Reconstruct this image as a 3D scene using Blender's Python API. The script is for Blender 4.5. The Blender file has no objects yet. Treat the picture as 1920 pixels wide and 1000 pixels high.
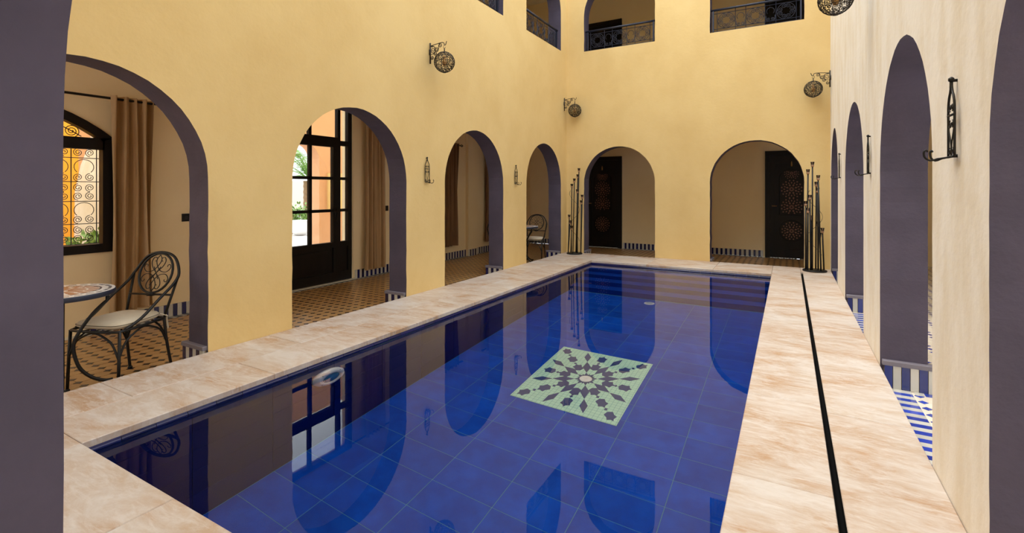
import bpy, math, random
from math import sin, cos, pi, sqrt, radians, atan2
from mathutils import Vector, Matrix
from mathutils.geometry import tessellate_polygon
random.seed(7)
SC = bpy.context.scene
COL = SC.collection

# ---------------------------------------------------------------- camera, world, sun, exposure
CAMH = 1.27
F_PX, YAW, HORIZON = 914.86, 0.5156, 355.87
cam_d = bpy.data.cameras.new('camera')
cam_d.sensor_width = 36.0
cam_d.lens = F_PX / 1920 * 36
cam_d.shift_y = -(500 - HORIZON) / 1920
cam_d.clip_start = 0.02
cam = bpy.data.objects.new('camera', cam_d)
cam.location = (0, 0, CAMH)
cam.rotation_euler = (pi / 2, 0, YAW)
COL.objects.link(cam)
SC.camera = cam

world = bpy.data.worlds.new('world')
SC.world = world
world.use_nodes = True
bg = world.node_tree.nodes['Background']
bg.inputs['Color'].default_value = (0.88, 0.94, 1.0, 1)
bg.inputs['Strength'].default_value = 1.0

sun_d = bpy.data.lights.new('sun', 'SUN')
sun_d.energy = 0.6
sun_d.angle = radians(34)
sun_d.color = (1.0, 0.95, 0.86)
sun = bpy.data.objects.new('sun', sun_d)
sun.rotation_euler = Vector((0.36, 0.10, -0.93)).to_track_quat('-Z', 'Y').to_euler()
COL.objects.link(sun)

SC.view_settings.view_transform = 'Standard'
SC.view_settings.look = 'None'
SC.view_settings.gamma = 1.0
SC.view_settings.use_curve_mapping = False
SC.view_settings.exposure = 1.78
SC.cycles.max_bounces = 14
SC.cycles.diffuse_bounces = 8
SC.cycles.transmission_bounces = 8
SC.cycles.glossy_bounces = 5
SC.cycles.transparent_max_bounces = 12
SC.cycles.sample_clamp_indirect = 6.0
SC.cycles.use_denoising = True
SC.cycles.blur_glossy = 0.4

# ---------------------------------------------------------------- materials
def srgb(r, g, b):
    f = lambda c: (c / 255 / 12.92) if c / 255 <= 0.04045 else ((c / 255 + 0.055) / 1.055) ** 2.4
    return (f(r), f(g), f(b))

def new_mat(name):
    m = bpy.data.materials.new(name)
    m.use_nodes = True
    nt = m.node_tree
    return m, nt, nt.nodes['Principled BSDF']

def mat(name, c, rough=0.6, metal=0.0, c2=None, scale=(4, 4, 4), detail=5, contrast=(0.35, 0.65),
        bump=0.0, bscale=60, bdist=0.002, rnd=0.0, coat=0.0, coords='Object', spec=0.5):
    m, nt, p = new_mat(name)
    N, L = nt.nodes, nt.links
    p.inputs['Base Color'].default_value = (*c, 1)
    p.inputs['Roughness'].default_value = rough
    p.inputs['Metallic'].default_value = metal
    p.inputs['Specular IOR Level'].default_value = spec
    if coat:
        p.inputs['Coat Weight'].default_value = coat
        p.inputs['Coat Roughness'].default_value = 0.08
    tc = N.new('ShaderNodeTexCoord')
    col = None
    if c2 is not None:
        mp = N.new('ShaderNodeMapping'); mp.inputs['Scale'].default_value = scale
        L.new(tc.outputs[coords], mp.inputs['Vector'])
        if rnd:
            oi = N.new('ShaderNodeObjectInfo')
            mu = N.new('ShaderNodeMath'); mu.operation = 'MULTIPLY'; mu.inputs[1].default_value = 37.0
            L.new(oi.outputs['Random'], mu.inputs[0])
            cb = N.new('ShaderNodeCombineXYZ')
            for k in range(3): L.new(mu.outputs[0], cb.inputs[k])
            L.new(cb.outputs[0], mp.inputs['Location'])
        nz = N.new('ShaderNodeTexNoise'); nz.inputs['Scale'].default_value = 1.0
        nz.inputs['Detail'].default_value = detail; nz.inputs['Roughness'].default_value = 0.62
        L.new(mp.outputs[0], nz.inputs['Vector'])
        rp = N.new('ShaderNodeValToRGB')
        rp.color_ramp.elements[0].position = contrast[0]; rp.color_ramp.elements[0].color = (*c, 1)
        rp.color_ramp.elements[1].position = contrast[1]; rp.color_ramp.elements[1].color = (*c2, 1)
        L.new(nz.outputs['Fac'], rp.inputs['Fac'])
        col = rp.outputs['Color']
    if rnd:
        oi2 = N.new('ShaderNodeObjectInfo')
        mr = N.new('ShaderNodeMapRange')
        mr.inputs['To Min'].default_value = 1 - rnd; mr.inputs['To Max'].default_value = 1 + rnd
        L.new(oi2.outputs['Random'], mr.inputs['Value'])
        mx = N.new('ShaderNodeMix'); mx.data_type = 'RGBA'; mx.blend_type = 'MULTIPLY'
        mx.inputs['Factor'].default_value = 1.0
        if col is None: mx.inputs['A'].default_value = (*c, 1)
        else: L.new(col, mx.inputs['A'])
        cr = N.new('ShaderNodeCombineColor')
        for k in range(3): L.new(mr.outputs[0], cr.inputs[k])
        L.new(cr.outputs[0], mx.inputs['B'])
        col = mx.outputs['Result']
    if col is not None:
        L.new(col, p.inputs['Base Color'])
    if bump:
        nb = N.new('ShaderNodeTexNoise'); nb.inputs['Scale'].default_value = bscale
        nb.inputs['Detail'].default_value = 6
        L.new(tc.outputs[coords], nb.inputs['Vector'])
        bp = N.new('ShaderNodeBump'); bp.inputs['Strength'].default_value = bump
        bp.inputs['Distance'].default_value = bdist
        L.new(nb.outputs['Fac'], bp.inputs['Height'])
        L.new(bp.outputs['Normal'], p.inputs['Normal'])
    return m

M = {}
M['yellow'] = mat('yellow_plaster', (0.76, 0.575, 0.27), 0.88, c2=(0.70, 0.51, 0.225), scale=(1.1, 1.1, 0.9), contrast=(0.38, 0.66),
                  bump=0.35, bscale=28, bdist=0.004, spec=0.25)
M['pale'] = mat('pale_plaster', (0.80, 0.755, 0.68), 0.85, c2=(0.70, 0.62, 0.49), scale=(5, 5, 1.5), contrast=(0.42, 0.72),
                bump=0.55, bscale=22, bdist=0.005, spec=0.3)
M['cream'] = mat('cream_plaster', (0.90, 0.76, 0.50), 0.85, c2=(0.86, 0.71, 0.44), scale=(1, 1, 1), bump=0.25, bscale=30, bdist=0.003, spec=0.25)
M['purple'] = mat('grey_purple_paint', srgb(86, 80, 98), 0.75, c2=srgb(76, 71, 88), scale=(3, 3, 3), bump=0.6, bscale=45, bdist=0.004, spec=0.3)
M['ceil'] = mat('ceiling_plaster', (0.90, 0.84, 0.70), 0.9)
def travertine_mat():
    m, nt, p = new_mat('travertine')
    N, L = nt.nodes, nt.links
    tc = N.new('ShaderNodeTexCoord'); oi = N.new('ShaderNodeObjectInfo')
    mu = N.new('ShaderNodeMath'); mu.operation = 'MULTIPLY'; mu.inputs[1].default_value = 41.0
    L.new(oi.outputs['Random'], mu.inputs[0])
    cb = N.new('ShaderNodeCombineXYZ')
    for k in range(3): L.new(mu.outputs[0], cb.inputs[k])
    def noise(sc, detail, rough, lo, hi):
        mp = N.new('ShaderNodeMapping'); mp.inputs['Scale'].default_value = sc
        mp.inputs['Rotation'].default_value = (0, 0, 0.15)
        L.new(tc.outputs['Object'], mp.inputs['Vector']); L.new(cb.outputs[0], mp.inputs['Location'])
        nz = N.new('ShaderNodeTexNoise'); nz.inputs['Scale'].default_value = 1.0
        nz.inputs['Detail'].default_value = detail; nz.inputs['Roughness'].default_value = rough
        nz.inputs['Distortion'].default_value = 0.6
        L.new(mp.outputs[0], nz.inputs['Vector'])
        mr = N.new('ShaderNodeMapRange'); mr.inputs['From Min'].default_value = lo; mr.inputs['From Max'].default_value = hi
        L.new(nz.outputs['Fac'], mr.inputs['Value'])
        return mr.outputs[0]
    def mix(f, a, b):
        mx = N.new('ShaderNodeMix'); mx.data_type = 'RGBA'
        L.new(f, mx.inputs['Factor'])
        for v, k in ((a, 'A'), (b, 'B')):
            if isinstance(v, tuple): mx.inputs[k].default_value = (*v, 1)
            else: L.new(v, mx.inputs[k])
        return mx.outputs['Result']
    n1 = noise((2.2, 4.6, 2), 9, 0.74, 0.40, 0.62)
    n2 = noise((7, 26, 8), 8, 0.72, 0.48, 0.72)
    n3 = noise((0.9, 1.1, 1), 2, 0.5, 0.50, 0.62)
    c = mix(n1, (0.575, 0.50, 0.44), (0.44, 0.285, 0.175))
    c = mix(n3, c, mix(n1, (0.60, 0.55, 0.51), (0.50, 0.39, 0.30)))
    c = mix(n2, c, (0.64, 0.59, 0.55))
    L.new(c, p.inputs['Base Color'])
    p.inputs['Roughness'].default_value = 0.5
    p.inputs['Specular IOR Level'].default_value = 0.35
    nb = N.new('ShaderNodeTexNoise'); nb.inputs['Scale'].default_value = 45; nb.inputs['Detail'].default_value = 6
    L.new(tc.outputs['Object'], nb.inputs['Vector'])
    bp = N.new('ShaderNodeBump'); bp.inputs['Strength'].default_value = 0.3; bp.inputs['Distance'].default_value = 0.002
    L.new(nb.outputs['Fac'], bp.inputs['Height']); L.new(bp.outputs['Normal'], p.inputs['Normal'])
    return m
M['travertine'] = travertine_mat()
M['trav_dark'] = mat('mortar_bed', (0.42, 0.33, 0.24), 0.9)
M['black'] = mat('black_gap', (0.004, 0.004, 0.004), 0.9, spec=0.1)
M['navy_tile'] = mat('navy_glazed_tile', (0.004, 0.007, 0.075), 0.18, rnd=0.25)
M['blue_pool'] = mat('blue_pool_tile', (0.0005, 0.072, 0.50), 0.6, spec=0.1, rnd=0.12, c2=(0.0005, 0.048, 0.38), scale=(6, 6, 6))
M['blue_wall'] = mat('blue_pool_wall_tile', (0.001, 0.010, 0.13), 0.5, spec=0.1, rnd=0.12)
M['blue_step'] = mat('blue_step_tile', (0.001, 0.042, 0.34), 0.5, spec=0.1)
M['pool_grout'] = mat('pool_grout', (0.05, 0.22, 0.36), 0.8)
M['white_tile'] = mat('white_glazed_tile', (0.56, 0.55, 0.50), 0.22, rnd=0.12, coat=0.3)
M['blue_tile'] = mat('blue_glazed_tile', (0.008, 0.010, 0.085), 0.2, rnd=0.35, coat=0.3)
M['pier_blue'] = mat('dark_blue_glazed_tile', (0.018, 0.028, 0.17), 0.2, rnd=0.3, coat=0.3)
M['cobalt_tile'] = mat('cobalt_glazed_tile', (0.02, 0.05, 0.40), 0.2, rnd=0.3, coat=0.3)
M['tan_tile'] = mat('tan_floor_tile', (0.56, 0.34, 0.14), 0.33, c2=(0.44, 0.25, 0.09), scale=(7, 7, 7), detail=3, contrast=(0.3, 0.7), coat=0.2)
M['glare_tile'] = mat('glare_pale_floor_tile', (0.80, 0.74, 0.64), 0.35, c2=(0.70, 0.62, 0.50), scale=(7, 7, 7), coat=0.2)  # tan floor tile painted paler for the daylight glare in the right corridor
M['dark_tile'] = mat('dark_diamond_tile', (0.022, 0.014, 0.020), 0.3, rnd=0.5, coat=0.2)
M['floor_grout'] = mat('floor_grout', (0.24, 0.15, 0.07), 0.9)
M['sill_grey'] = mat('grey_painted_sill', srgb(120, 116, 128), 0.6, bump=0.4, bscale=40)
M['iron'] = mat('black_wrought_iron', (0.007, 0.0065, 0.0065), 0.45, metal=0.0, spec=0.35, bump=0.2, bscale=90, bdist=0.001)
M['rust_iron'] = mat('aged_iron_wire', (0.022, 0.015, 0.010), 0.5, metal=0.0, spec=0.4)
M['navy_iron'] = mat('blue_black_painted_iron', (0.020, 0.026, 0.050), 0.4, metal=0.2)
M['dark_wood'] = mat('dark_stained_wood', (0.006, 0.005, 0.0045), 0.5, c2=(0.010, 0.007, 0.006), scale=(14, 14, 1.5), bump=0.15, spec=0.22)
M['brown_wood'] = mat('carved_brown_wood', (0.19, 0.085, 0.055), 0.5)
M['curtain'] = mat('tan_velvet_curtain', (0.46, 0.31, 0.165), 0.9, c2=(0.40, 0.26, 0.13), scale=(5, 5, 2), bump=0.1, bscale=200)
M['curtain_brown'] = mat('brown_velvet_curtain', (0.215, 0.115, 0.055), 0.9, c2=(0.18, 0.095, 0.045), scale=(5, 5, 2))
M['cushion'] = mat('cream_cushion_cloth', (0.62, 0.54, 0.41), 0.85, c2=(0.56, 0.48, 0.36), scale=(8, 8, 8), bump=0.15, bscale=120)
M['piping'] = mat('dark_piping', (0.10, 0.08, 0.05), 0.8)
M['plastic_white'] = mat('white_plastic', (0.78, 0.80, 0.80), 0.4)
M['lens'] = mat('blue_lens', (0.05, 0.22, 0.42), 0.15)
M['mosaic'] = None
M['mosaic_dark'] = mat('blue_grey_mosaic', (0.02, 0.05, 0.20), 0.4)
M['amber_wall'] = mat('amber_plaster', (0.90, 0.47, 0.05), 0.8, c2=(0.86, 0.40, 0.035), scale=(1, 1, 1))
M['peach'] = mat('peach_plaster', (0.70, 0.42, 0.24), 0.85, c2=(0.64, 0.37, 0.20), scale=(1, 1, 1))
M['beige'] = mat('beige_wall', (0.62, 0.52, 0.42), 0.9)
M['paving_white'] = mat('pale_paving', (0.60, 0.57, 0.55), 0.8, c2=(0.46, 0.43, 0.41), scale=(2, 2, 2))
M['planter'] = mat('tan_planter', (0.58, 0.42, 0.26), 0.85)
M['leaf'] = mat('green_leaf', (0.10, 0.22, 0.035), 0.5, c2=(0.20, 0.33, 0.07), scale=(3, 3, 3))
M['bark'] = mat('palm_bark', (0.28, 0.17, 0.08), 0.9, c2=(0.18, 0.10, 0.05), scale=(10, 10, 20))
M['brass'] = mat('aged_brass', (0.45, 0.26, 0.10), 0.35, metal=0.8)
M['rosepink'] = mat('copper_cup', (0.42, 0.24, 0.14), 0.35, metal=0.3)
M['table_white'] = mat('white_mosaic_stone', (0.72, 0.70, 0.68), 0.3, rnd=0.05)
M['table_brown'] = mat('terracotta_mosaic_stone', (0.36, 0.17, 0.09), 0.35)
M['table_dark'] = mat('black_mosaic_stone', (0.03, 0.03, 0.05), 0.3)

def mosaic_mat():
    m, nt, p = new_mat('pale_green_mosaic')
    N, L = nt.nodes, nt.links
    tc = N.new('ShaderNodeTexCoord')
    br = N.new('ShaderNodeTexBrick')
    br.offset = 0.0
    br.inputs['Scale'].default_value = 1.0
    br.inputs['Color1'].default_value = (0.52, 0.80, 0.64, 1)
    br.inputs['Color2'].default_value = (0.46, 0.74, 0.60, 1)
    br.inputs['Mortar'].default_value = (0.24, 0.52, 0.46, 1)
    br.inputs['Mortar Size'].default_value = 0.0022
    br.inputs['Brick Width'].default_value = 0.04
    br.inputs['Row Height'].default_value = 0.04
    L.new(tc.outputs['Object'], br.inputs['Vector'])
    L.new(br.outputs['Color'], p.inputs['Base Color'])
    p.inputs['Roughness'].default_value = 0.4
    return m
M['mosaic'] = mosaic_mat()

def water_mat():
    m, nt, p = new_mat('clear_pool_water')
    N, L = nt.nodes, nt.links
    p.inputs['Base Color'].default_value = (1, 1, 1, 1)
    p.inputs['Roughness'].default_value = 0.0
    p.inputs['IOR'].default_value = 1.333
    p.inputs['Transmission Weight'].default_value = 1.0
    tc = N.new('ShaderNodeTexCoord')
    mp = N.new('ShaderNodeMapping'); mp.inputs['Scale'].default_value = (1.2, 4.0, 1)
    mp.inputs['Rotation'].default_value = (0, 0, 0.35)
    L.new(tc.outputs['Object'], mp.inputs['Vector'])
    nz = N.new('ShaderNodeTexNoise'); nz.inputs['Scale'].default_value = 1.6; nz.inputs['Detail'].default_value = 2
    L.new(mp.outputs[0], nz.inputs['Vector'])
    bp = N.new('ShaderNodeBump'); bp.inputs['Strength'].default_value = 0.06; bp.inputs['Distance'].default_value = 0.002
    L.new(nz.outputs['Fac'], bp.inputs['Height'])
    L.new(bp.outputs['Normal'], p.inputs['Normal'])
    return m
M['water'] = water_mat()

def glass_mat(name, tint, gloss=0.35):
    m, nt, p = new_mat(name)
    N, L = nt.nodes, nt.links
    out = N['Material Output']
    tr = N.new('ShaderNodeBsdfTransparent'); tr.inputs['Color'].default_value = (*tint, 1)
    gl = N.new('ShaderNodeBsdfGlossy'); gl.inputs['Roughness'].default_value = 0.02
    fr = N.new('ShaderNodeFresnel'); fr.inputs['IOR'].default_value = 1.0 + gloss
    mx = N.new('ShaderNodeMixShader')
    L.new(fr.outputs[0], mx.inputs[0]); L.new(tr.outputs[0], mx.inputs[1]); L.new(gl.outputs[0], mx.inputs[2])
    L.new(mx.outputs[0], out.inputs['Surface'])
    return m
M['glass'] = glass_mat('clear_glass', (0.96, 0.97, 0.96))
M['cup_glass'] = glass_mat('clear_cup_glass', (0.80, 0.74, 0.66), 0.6)

# ---------------------------------------------------------------- mesh helpers
class MB:
    def __init__(s):
        s.v, s.f, s.mi = [], [], []
    def add(s, vs, fs, mi=0):
        o = len(s.v)
        s.v += [tuple(p) for p in vs]
        s.f += [tuple(i + o for i in f) for f in fs]
        s.mi += [mi] * len(fs)
        return s
    def box(s, x0, x1, y0, y1, z0, z1, mi=0, mtx=None):
        vs = [Vector(p) for p in ((x0, y0, z0), (x1, y0, z0), (x1, y1, z0), (x0, y1, z0), (x0, y0, z1), (x1, y0, z1), (x1, y1, z1), (x0, y1, z1))]
        if mtx: vs = [mtx @ p for p in vs]
        return s.add(vs, [(0, 3, 2, 1), (4, 5, 6, 7), (0, 1, 5, 4), (1, 2, 6, 5), (2, 3, 7, 6), (3, 0, 4, 7)], mi)
    def bbox(s, x0, x1, y0, y1, z0, z1, b=0.003, mi=0):
        """box with a chamfered top edge"""
        vs = [(x0, y0, z0), (x1, y0, z0), (x1, y1, z0), (x0, y1, z0),
              (x0, y0, z1 - b), (x1, y0, z1 - b), (x1, y1, z1 - b), (x0, y1, z1 - b),
              (x0 + b, y0 + b, z1), (x1 - b, y0 + b, z1), (x1 - b, y1 - b, z1), (x0 + b, y1 - b, z1)]
        fs = [(0, 3, 2, 1), (8, 9, 10, 11)]
        for a, c in ((0, 4), (4, 8)):
            for k in range(4):
                fs.append((a + k, a + (k + 1) % 4, c + (k + 1) % 4, c + k))
        return s.add(vs, fs, mi)
    def tube(s, pts, r, n=6, mi=0, closed=False, caps=True):
        pts = [Vector(p) for p in pts]
        m = len(pts)
        if m < 2: return s
        rr = r if isinstance(r, (list, tuple)) else [r] * m
        tan = []
        for i in range(m):
            if closed: t = pts[(i + 1) % m] - pts[i - 1]
            else: t = pts[min(i + 1, m - 1)] - pts[max(i - 1, 0)]
            tan.append(t.normalized() if t.length > 1e-9 else Vector((0, 0, 1)))
        up = Vector((0, 0, 1)) if abs(tan[0].z) < 0.9 else Vector((1, 0, 0))
        u = tan[0].cross(up).normalized()
        vs = []
        for i in range(m):
            u = (u - tan[i] * u.dot(tan[i]))
            u = u.normalized() if u.length > 1e-6 else tan[i].orthogonal().normalized()
            w = tan[i].cross(u)
            for k in range(n):
                a = 2 * pi * k / n
                vs.append(pts[i] + (u * cos(a) + w * sin(a)) * rr[i])
        fs = []
        for i in range(m if closed else m - 1):
            j = (i + 1) % m
            for k in range(n):
                fs.append((i * n + k, i * n + (k + 1) % n, j * n + (k + 1) % n, j * n + k))
        if caps and not closed:
            fs.append(tuple(range(n - 1, -1, -1)))
            fs.append(tuple((m - 1) * n + k for k in range(n)))
        return s.add(vs, fs, mi)
    def lathe(s, prof, n=24, cx=0, cy=0, mi=0, axis=None):
        vs = []
        for r, z in prof:
            for k in range(n):
                a = 2 * pi * k / n
                p = Vector((r * cos(a), r * sin(a), z))
                if axis: p = axis @ p
                else: p = p + Vector((cx, cy, 0))
                vs.append(p)
        fs = []
        for i in range(len(prof) - 1):
            for k in range(n):
                fs.append((i * n + k, i * n + (k + 1) % n, (i + 1) * n + (k + 1) % n, (i + 1) * n + k))
        fs.append(tuple(range(n - 1, -1, -1)))
        fs.append(tuple((len(prof) - 1) * n + k for k in range(n)))
        return s.add(vs, fs, mi)
    def prism(s, poly, z0, z1, mi=0, mtx=None):
        n = len(poly)
        vs = [Vector((x, y, z0)) for x, y in poly] + [Vector((x, y, z1)) for x, y in poly]
        if mtx: vs = [mtx @ p for p in vs]
        fs = [tuple(range(n - 1, -1, -1)), tuple(range(n, 2 * n))]
        for k in range(n): fs.append((k, (k + 1) % n, n + (k + 1) % n, n + k))
        return s.add(vs, fs, mi)
    def mesh(s, name, mats, smooth=False):
        me = bpy.data.meshes.new(name)
        me.from_pydata(s.v, [], s.f)
        for m_ in (mats if isinstance(mats, (list, tuple)) else [mats]): me.materials.append(m_)
        if any(s.mi): me.polygons.foreach_set('material_index', s.mi)
        if smooth: me.polygons.foreach_set('use_smooth', [True] * len(me.polygons))
        me.update()
        return me
    def build(s, name, mats, parent=None, smooth=False, loc=None):
        return link(name, s.mesh(name, mats, smooth), parent, loc)

def link(name, data, parent=None, loc=None):
    o = bpy.data.objects.new(name, data)
    COL.objects.link(o)
    if parent is not None: o.parent = parent
    if loc is not None: o.location = loc
    return o

def tag(o, label=None, cat=None, group=None, kind=None):
    if label: o['label'] = label
    if cat: o['category'] = cat
    if group: o['group'] = group
    if kind: o['kind'] = kind
    return o

def thing(name, loc, label, cat, group=None, rz=0):
    o = link(name, None, None, loc)
    o.rotation_euler = (0, 0, rz)
    return tag(o, label, cat, group)

def struct(name, label=None, loc=(0, 0, 0)):
    o = link(name, None, None, loc)
    return tag(o, label, None, None, 'structure')

def copy_tree(o, parent=None):
    c = o.copy(); COL.objects.link(c); c.parent = parent
    for ch in list(o.children): copy_tree(ch, c)
    return c

def cr(pts, n=6, closed=False):
    """Catmull-Rom through 3-D points"""
    P = [Vector(p) for p in pts]
    out = []
    m = len(P)
    for i in range(m if closed else m - 1):
        if closed: a, b, c, d = P[i - 1], P[i], P[(i + 1) % m], P[(i + 2) % m]
        else: a, b, c, d = P[max(i - 1, 0)], P[i], P[i + 1], P[min(i + 2, m - 1)]
        for k in range(n):
            t = k / n
            out.append(0.5 * ((2 * b) + (c - a) * t + (2 * a - 5 * b + 4 * c - d) * t * t + (-a + 3 * b - 3 * c + d) * t ** 3))
    if not closed: out.append(P[-1])
    return out

def spiral(cx, cy, r0, r1, a0, turns, n=14):
    """2-D spiral from radius r0 to r1"""
    k = max(6, int(abs(turns) * n))
    return [(cx + (r0 + (r1 - r0) * i / k) * cos(a0 + 2 * pi * turns * i / k),
             cy + (r0 + (r1 - r0) * i / k) * sin(a0 + 2 * pi * turns * i / k)) for i in range(k + 1)]

# ---------------------------------------------------------------- layout
XL, XR, YB, YN = -3.949, 0.578, 9.23, 0.39
TH = 0.27
FZ = -0.15                       # corridor floor
CX_L, CY_B, CX_R, CY_N = -6.03, 11.6, 2.70, -1.9    # outer corridor walls
UZ0, UZ1 = 3.05, 3.18            # upper floor slab
TOPZ = 6.9
SILL = 4.04
PX0, PX1, PY0, PY1 = -3.08, -0.2229, 1.0643, 8.3197  # pool
WZ, PZ = -0.063, -1.37

def arch_pts(a, b, zs, rise, zb, jit=0.0035, seg=26):
    rnd = lambda: random.uniform(-jit, jit)
    c, h = (a + b) / 2, (b - a) / 2
    pts = [(a, zb)]
    k = max(1, int((zs - zb) / 0.11))
    for i in range(1, k): pts.append((a + rnd(), zb + (zs - zb) * i / k))
    for i in range(seg + 1):
        t = pi - pi * i / seg
        pts.append((c + h * cos(t) + rnd() * 0.6, zs + rise * sin(t) + rnd() * 0.6))
    for i in range(k - 1, 0, -1): pts.append((b + rnd(), zb + (zs - zb) * i / k))
    pts.append((b, zb))
    return pts

def wall(name, place, s0, s1, z0, z1, th, notches, holes, face_mat, rev_mat, label=None, reveal_name='arch_reveal'):
    """place(s, n, z) -> xyz; n = 0 the courtyard face, n = th the corridor face. notches start at the bottom edge."""
    outer = [(s0, z0)]
    for pts in sorted(notches, key=lambda q: q[0][0]): outer += pts
    outer += [(s1, z0), (s1, z1), (s0, z1)]
    loops = [outer] + holes
    tris = tessellate_polygon([[Vector((a, b, 0)) for a, b in lp] for lp in loops])
    flat = [q for lp in loops for q in lp]
    n = len(flat)
    mb = MB()
    vs = [place(a, 0, b) for a, b in flat] + [place(a, th, b) for a, b in flat]
    fs = [tuple(t) for t in tris] + [tuple(i + n for i in reversed(t)) for t in tris]
    # outer rim that is not a notch
    m = len(outer)
    fs += [(m - 3, m - 2, m - 2 + n, m - 3 + n), (m - 2, m - 1, m - 1 + n, m - 2 + n), (m - 1, 0, n, m - 1 + n)]
    mb.add(vs, fs)
    w = mb.build(name, face_mat)
    tag(w, label, None, None, 'structure')
    for pts in list(notches) + list(holes):
        closed = pts in holes
        r = MB()
        k = len(pts)
        vv = [place(a, 0.0, b) for a, b in pts] + [place(a, th, b) for a, b in pts]
        ff = [(i, (i + 1) % k, k + (i + 1) % k, k + i) for i in range(k if closed else k - 1)]
        r.add(vv, ff)
        o = r.build(reveal_name, rev_mat, w)
    return w

ZS, RISE = 1.365, 0.765
L_OPEN = [(0.615, 2.147), (2.892, 4.424), (5.168, 6.684), (7.474, 8.946)]
B_OPEN = [(-3.57, -2.167), (-1.21, 0.222)]
R_OPEN = [(0.70, 2.183), (2.92, 4.401), (5.299, 6.905), (7.875, 9.06)]
N_OPEN = [(-3.57, -2.167), (-1.21, 0.222)]

def notch(ab, zs=ZS, rise=RISE): return arch_pts(ab[0], ab[1], zs, rise, FZ)
def hole(ab, zs=4.75): return arch_pts(ab[0], ab[1], zs, (ab[1] - ab[0]) / 2, SILL)

wall('wall_left', lambda s, n, z: (XL - n, s, z), YN - TH, YB + TH, FZ, TOPZ, TH,
     [notch(o) for o in L_OPEN], [hole(o) for o in L_OPEN[1:]], M['yellow'], M['purple'])
wall('wall_back', lambda s, n, z: (s, YB + n, z), XL + 0.0005, XR - 0.0005, FZ, TOPZ, TH,
     [notch(o, 1.40, 0.71) for o in B_OPEN], [hole(o) for o in B_OPEN], M['yellow'], M['purple'])
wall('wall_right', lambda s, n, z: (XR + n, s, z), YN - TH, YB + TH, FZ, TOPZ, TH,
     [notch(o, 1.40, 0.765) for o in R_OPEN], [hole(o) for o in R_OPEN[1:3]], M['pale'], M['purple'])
wall('wall_front', lambda s, n, z: (s, YN - n, z), XL + 0.0005, XR - 0.0005, FZ, TOPZ, TH,
     [notch(o, 1.40, 0.71) for o in N_OPEN], [hole(o) for o in N_OPEN], M['yellow'], M['purple'])

# outer walls of the corridors
DOOR3 = (3.97, 5.51, FZ, 2.72)
WIN1 = (0.43, 2.33, 0.64, 1.80)
def win_loop(grow=0.0):
    a, b, z0, z1 = WIN1
    R, zc, yc = 1.47, 0.678, 1.38
    pts = [(a - grow, z0 - grow), (a - grow, z1)]
    n = 16
    t0 = math.acos((a - yc) / R); t1 = math.acos((b - yc) / R)
    for i in range(n + 1):
        t = t0 + (t1 - t0) * i / n
        pts.append((yc + (R + grow) * cos(t), zc + (R + grow) * sin(t)))
    pts[2] = (a - grow, pts[2][1]); pts[-1] = (b + grow, pts[-1][1])
    pts += [(b + grow, z1 - 0.01), (b + grow, z0 - grow)]
    del pts[1]
    return pts
wall('wall_corridor_left', lambda s, n, z: (CX_L - n, s, z), CY_N, CY_B, FZ, TOPZ, 0.25,
     [[(DOOR3[0], FZ), (DOOR3[0], DOOR3[3]), (DOOR3[1], DOOR3[3]), (DOOR3[1], FZ)]], [win_loop(), arch_pts(-1.55, -0.05, 1.9, 0.75, 0.6)], M['cream'], M['cream'], reveal_name='opening_reveal')  # second loop is an unseen opening added to let in more daylight
def added_daylight_opening(a, b, sill=0.75, spring=1.9): return arch_pts(a, b, spring, (b - a) / 2, sill)  # unseen openings added in the outer walls to brighten the corridors
wall('wall_corridor_right', lambda s, n, z: (CX_R + n, s, z), CY_N, CY_B, FZ, TOPZ, 0.25, [],
     [added_daylight_opening(a, a + 1.5) for a in (-1.2, 1.0, 3.2, 5.4)], M['cream'], M['cream'], reveal_name='opening_reveal')
wall('wall_corridor_front', lambda s, n, z: (s, CY_N - n, z), CX_L - 0.25, CX_R + 0.25, FZ, TOPZ, 0.25, [],
     [added_daylight_opening(a, a + 1.5) for a in (-5.7, -3.6, -1.2, 1.0)], M['cream'], M['cream'], reveal_name='opening_reveal')
for nm, bx in (('wall_corridor_back', (CX_L - 0.25, CX_R + 0.25, CY_B, CY_B + 0.25, FZ, TOPZ)),):
    tag(MB().box(*bx).build(nm, M['cream']), None, None, None, 'structure')
# pilaster in the left corridor
tag(MB().box(CX_L, CX_L + 0.07, 8.62, 8.98, FZ, UZ0).build('trim_1', M['cream']), None, None, None, 'structure')

# ceilings: slab between storeys, roof slab over the galleries (rings round the courtyard)
def ring(name, z0, z1, m):
    mb = MB()
    mb.box(CX_L, XL - TH, CY_N, CY_B, z0, z1)
    mb.box(XR + TH, CX_R, CY_N, CY_B, z0, z1)
    mb.box(XL - TH, XR + TH, YB + TH, CY_B, z0, z1)
    mb.box(XL - TH, XR + TH, CY_N, YN - TH, z0, z1)
    return tag(mb.build(name, m), None, None, None, 'structure')
ring('ceiling', UZ0, UZ1, M['ceil'])
ring('ceiling_upper', 6.2, 6.35, M['ceil'])

# ---------------------------------------------------------------- corridor floor
floor = MB()
zf = FZ - 0.004
floor.box(CX_L, XL, CY_N, CY_B, zf - 0.1, zf)
floor.box(XL, XR, YB, CY_B, zf - 0.1, zf)
floor.box(XL, XR, CY_N, YN, zf - 0.1, zf)
FLOOR = floor.build('floor', M['floor_grout'])
MB().box(XR, CX_R, CY_N, CY_B, zf - 0.1, zf + 0.0015).build('floor_bed', M['glare_tile'], FLOOR)
tag(FLOOR, 'tiled corridor floor of tan octagons and small dark diamonds', None, None, 'structure')

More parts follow.
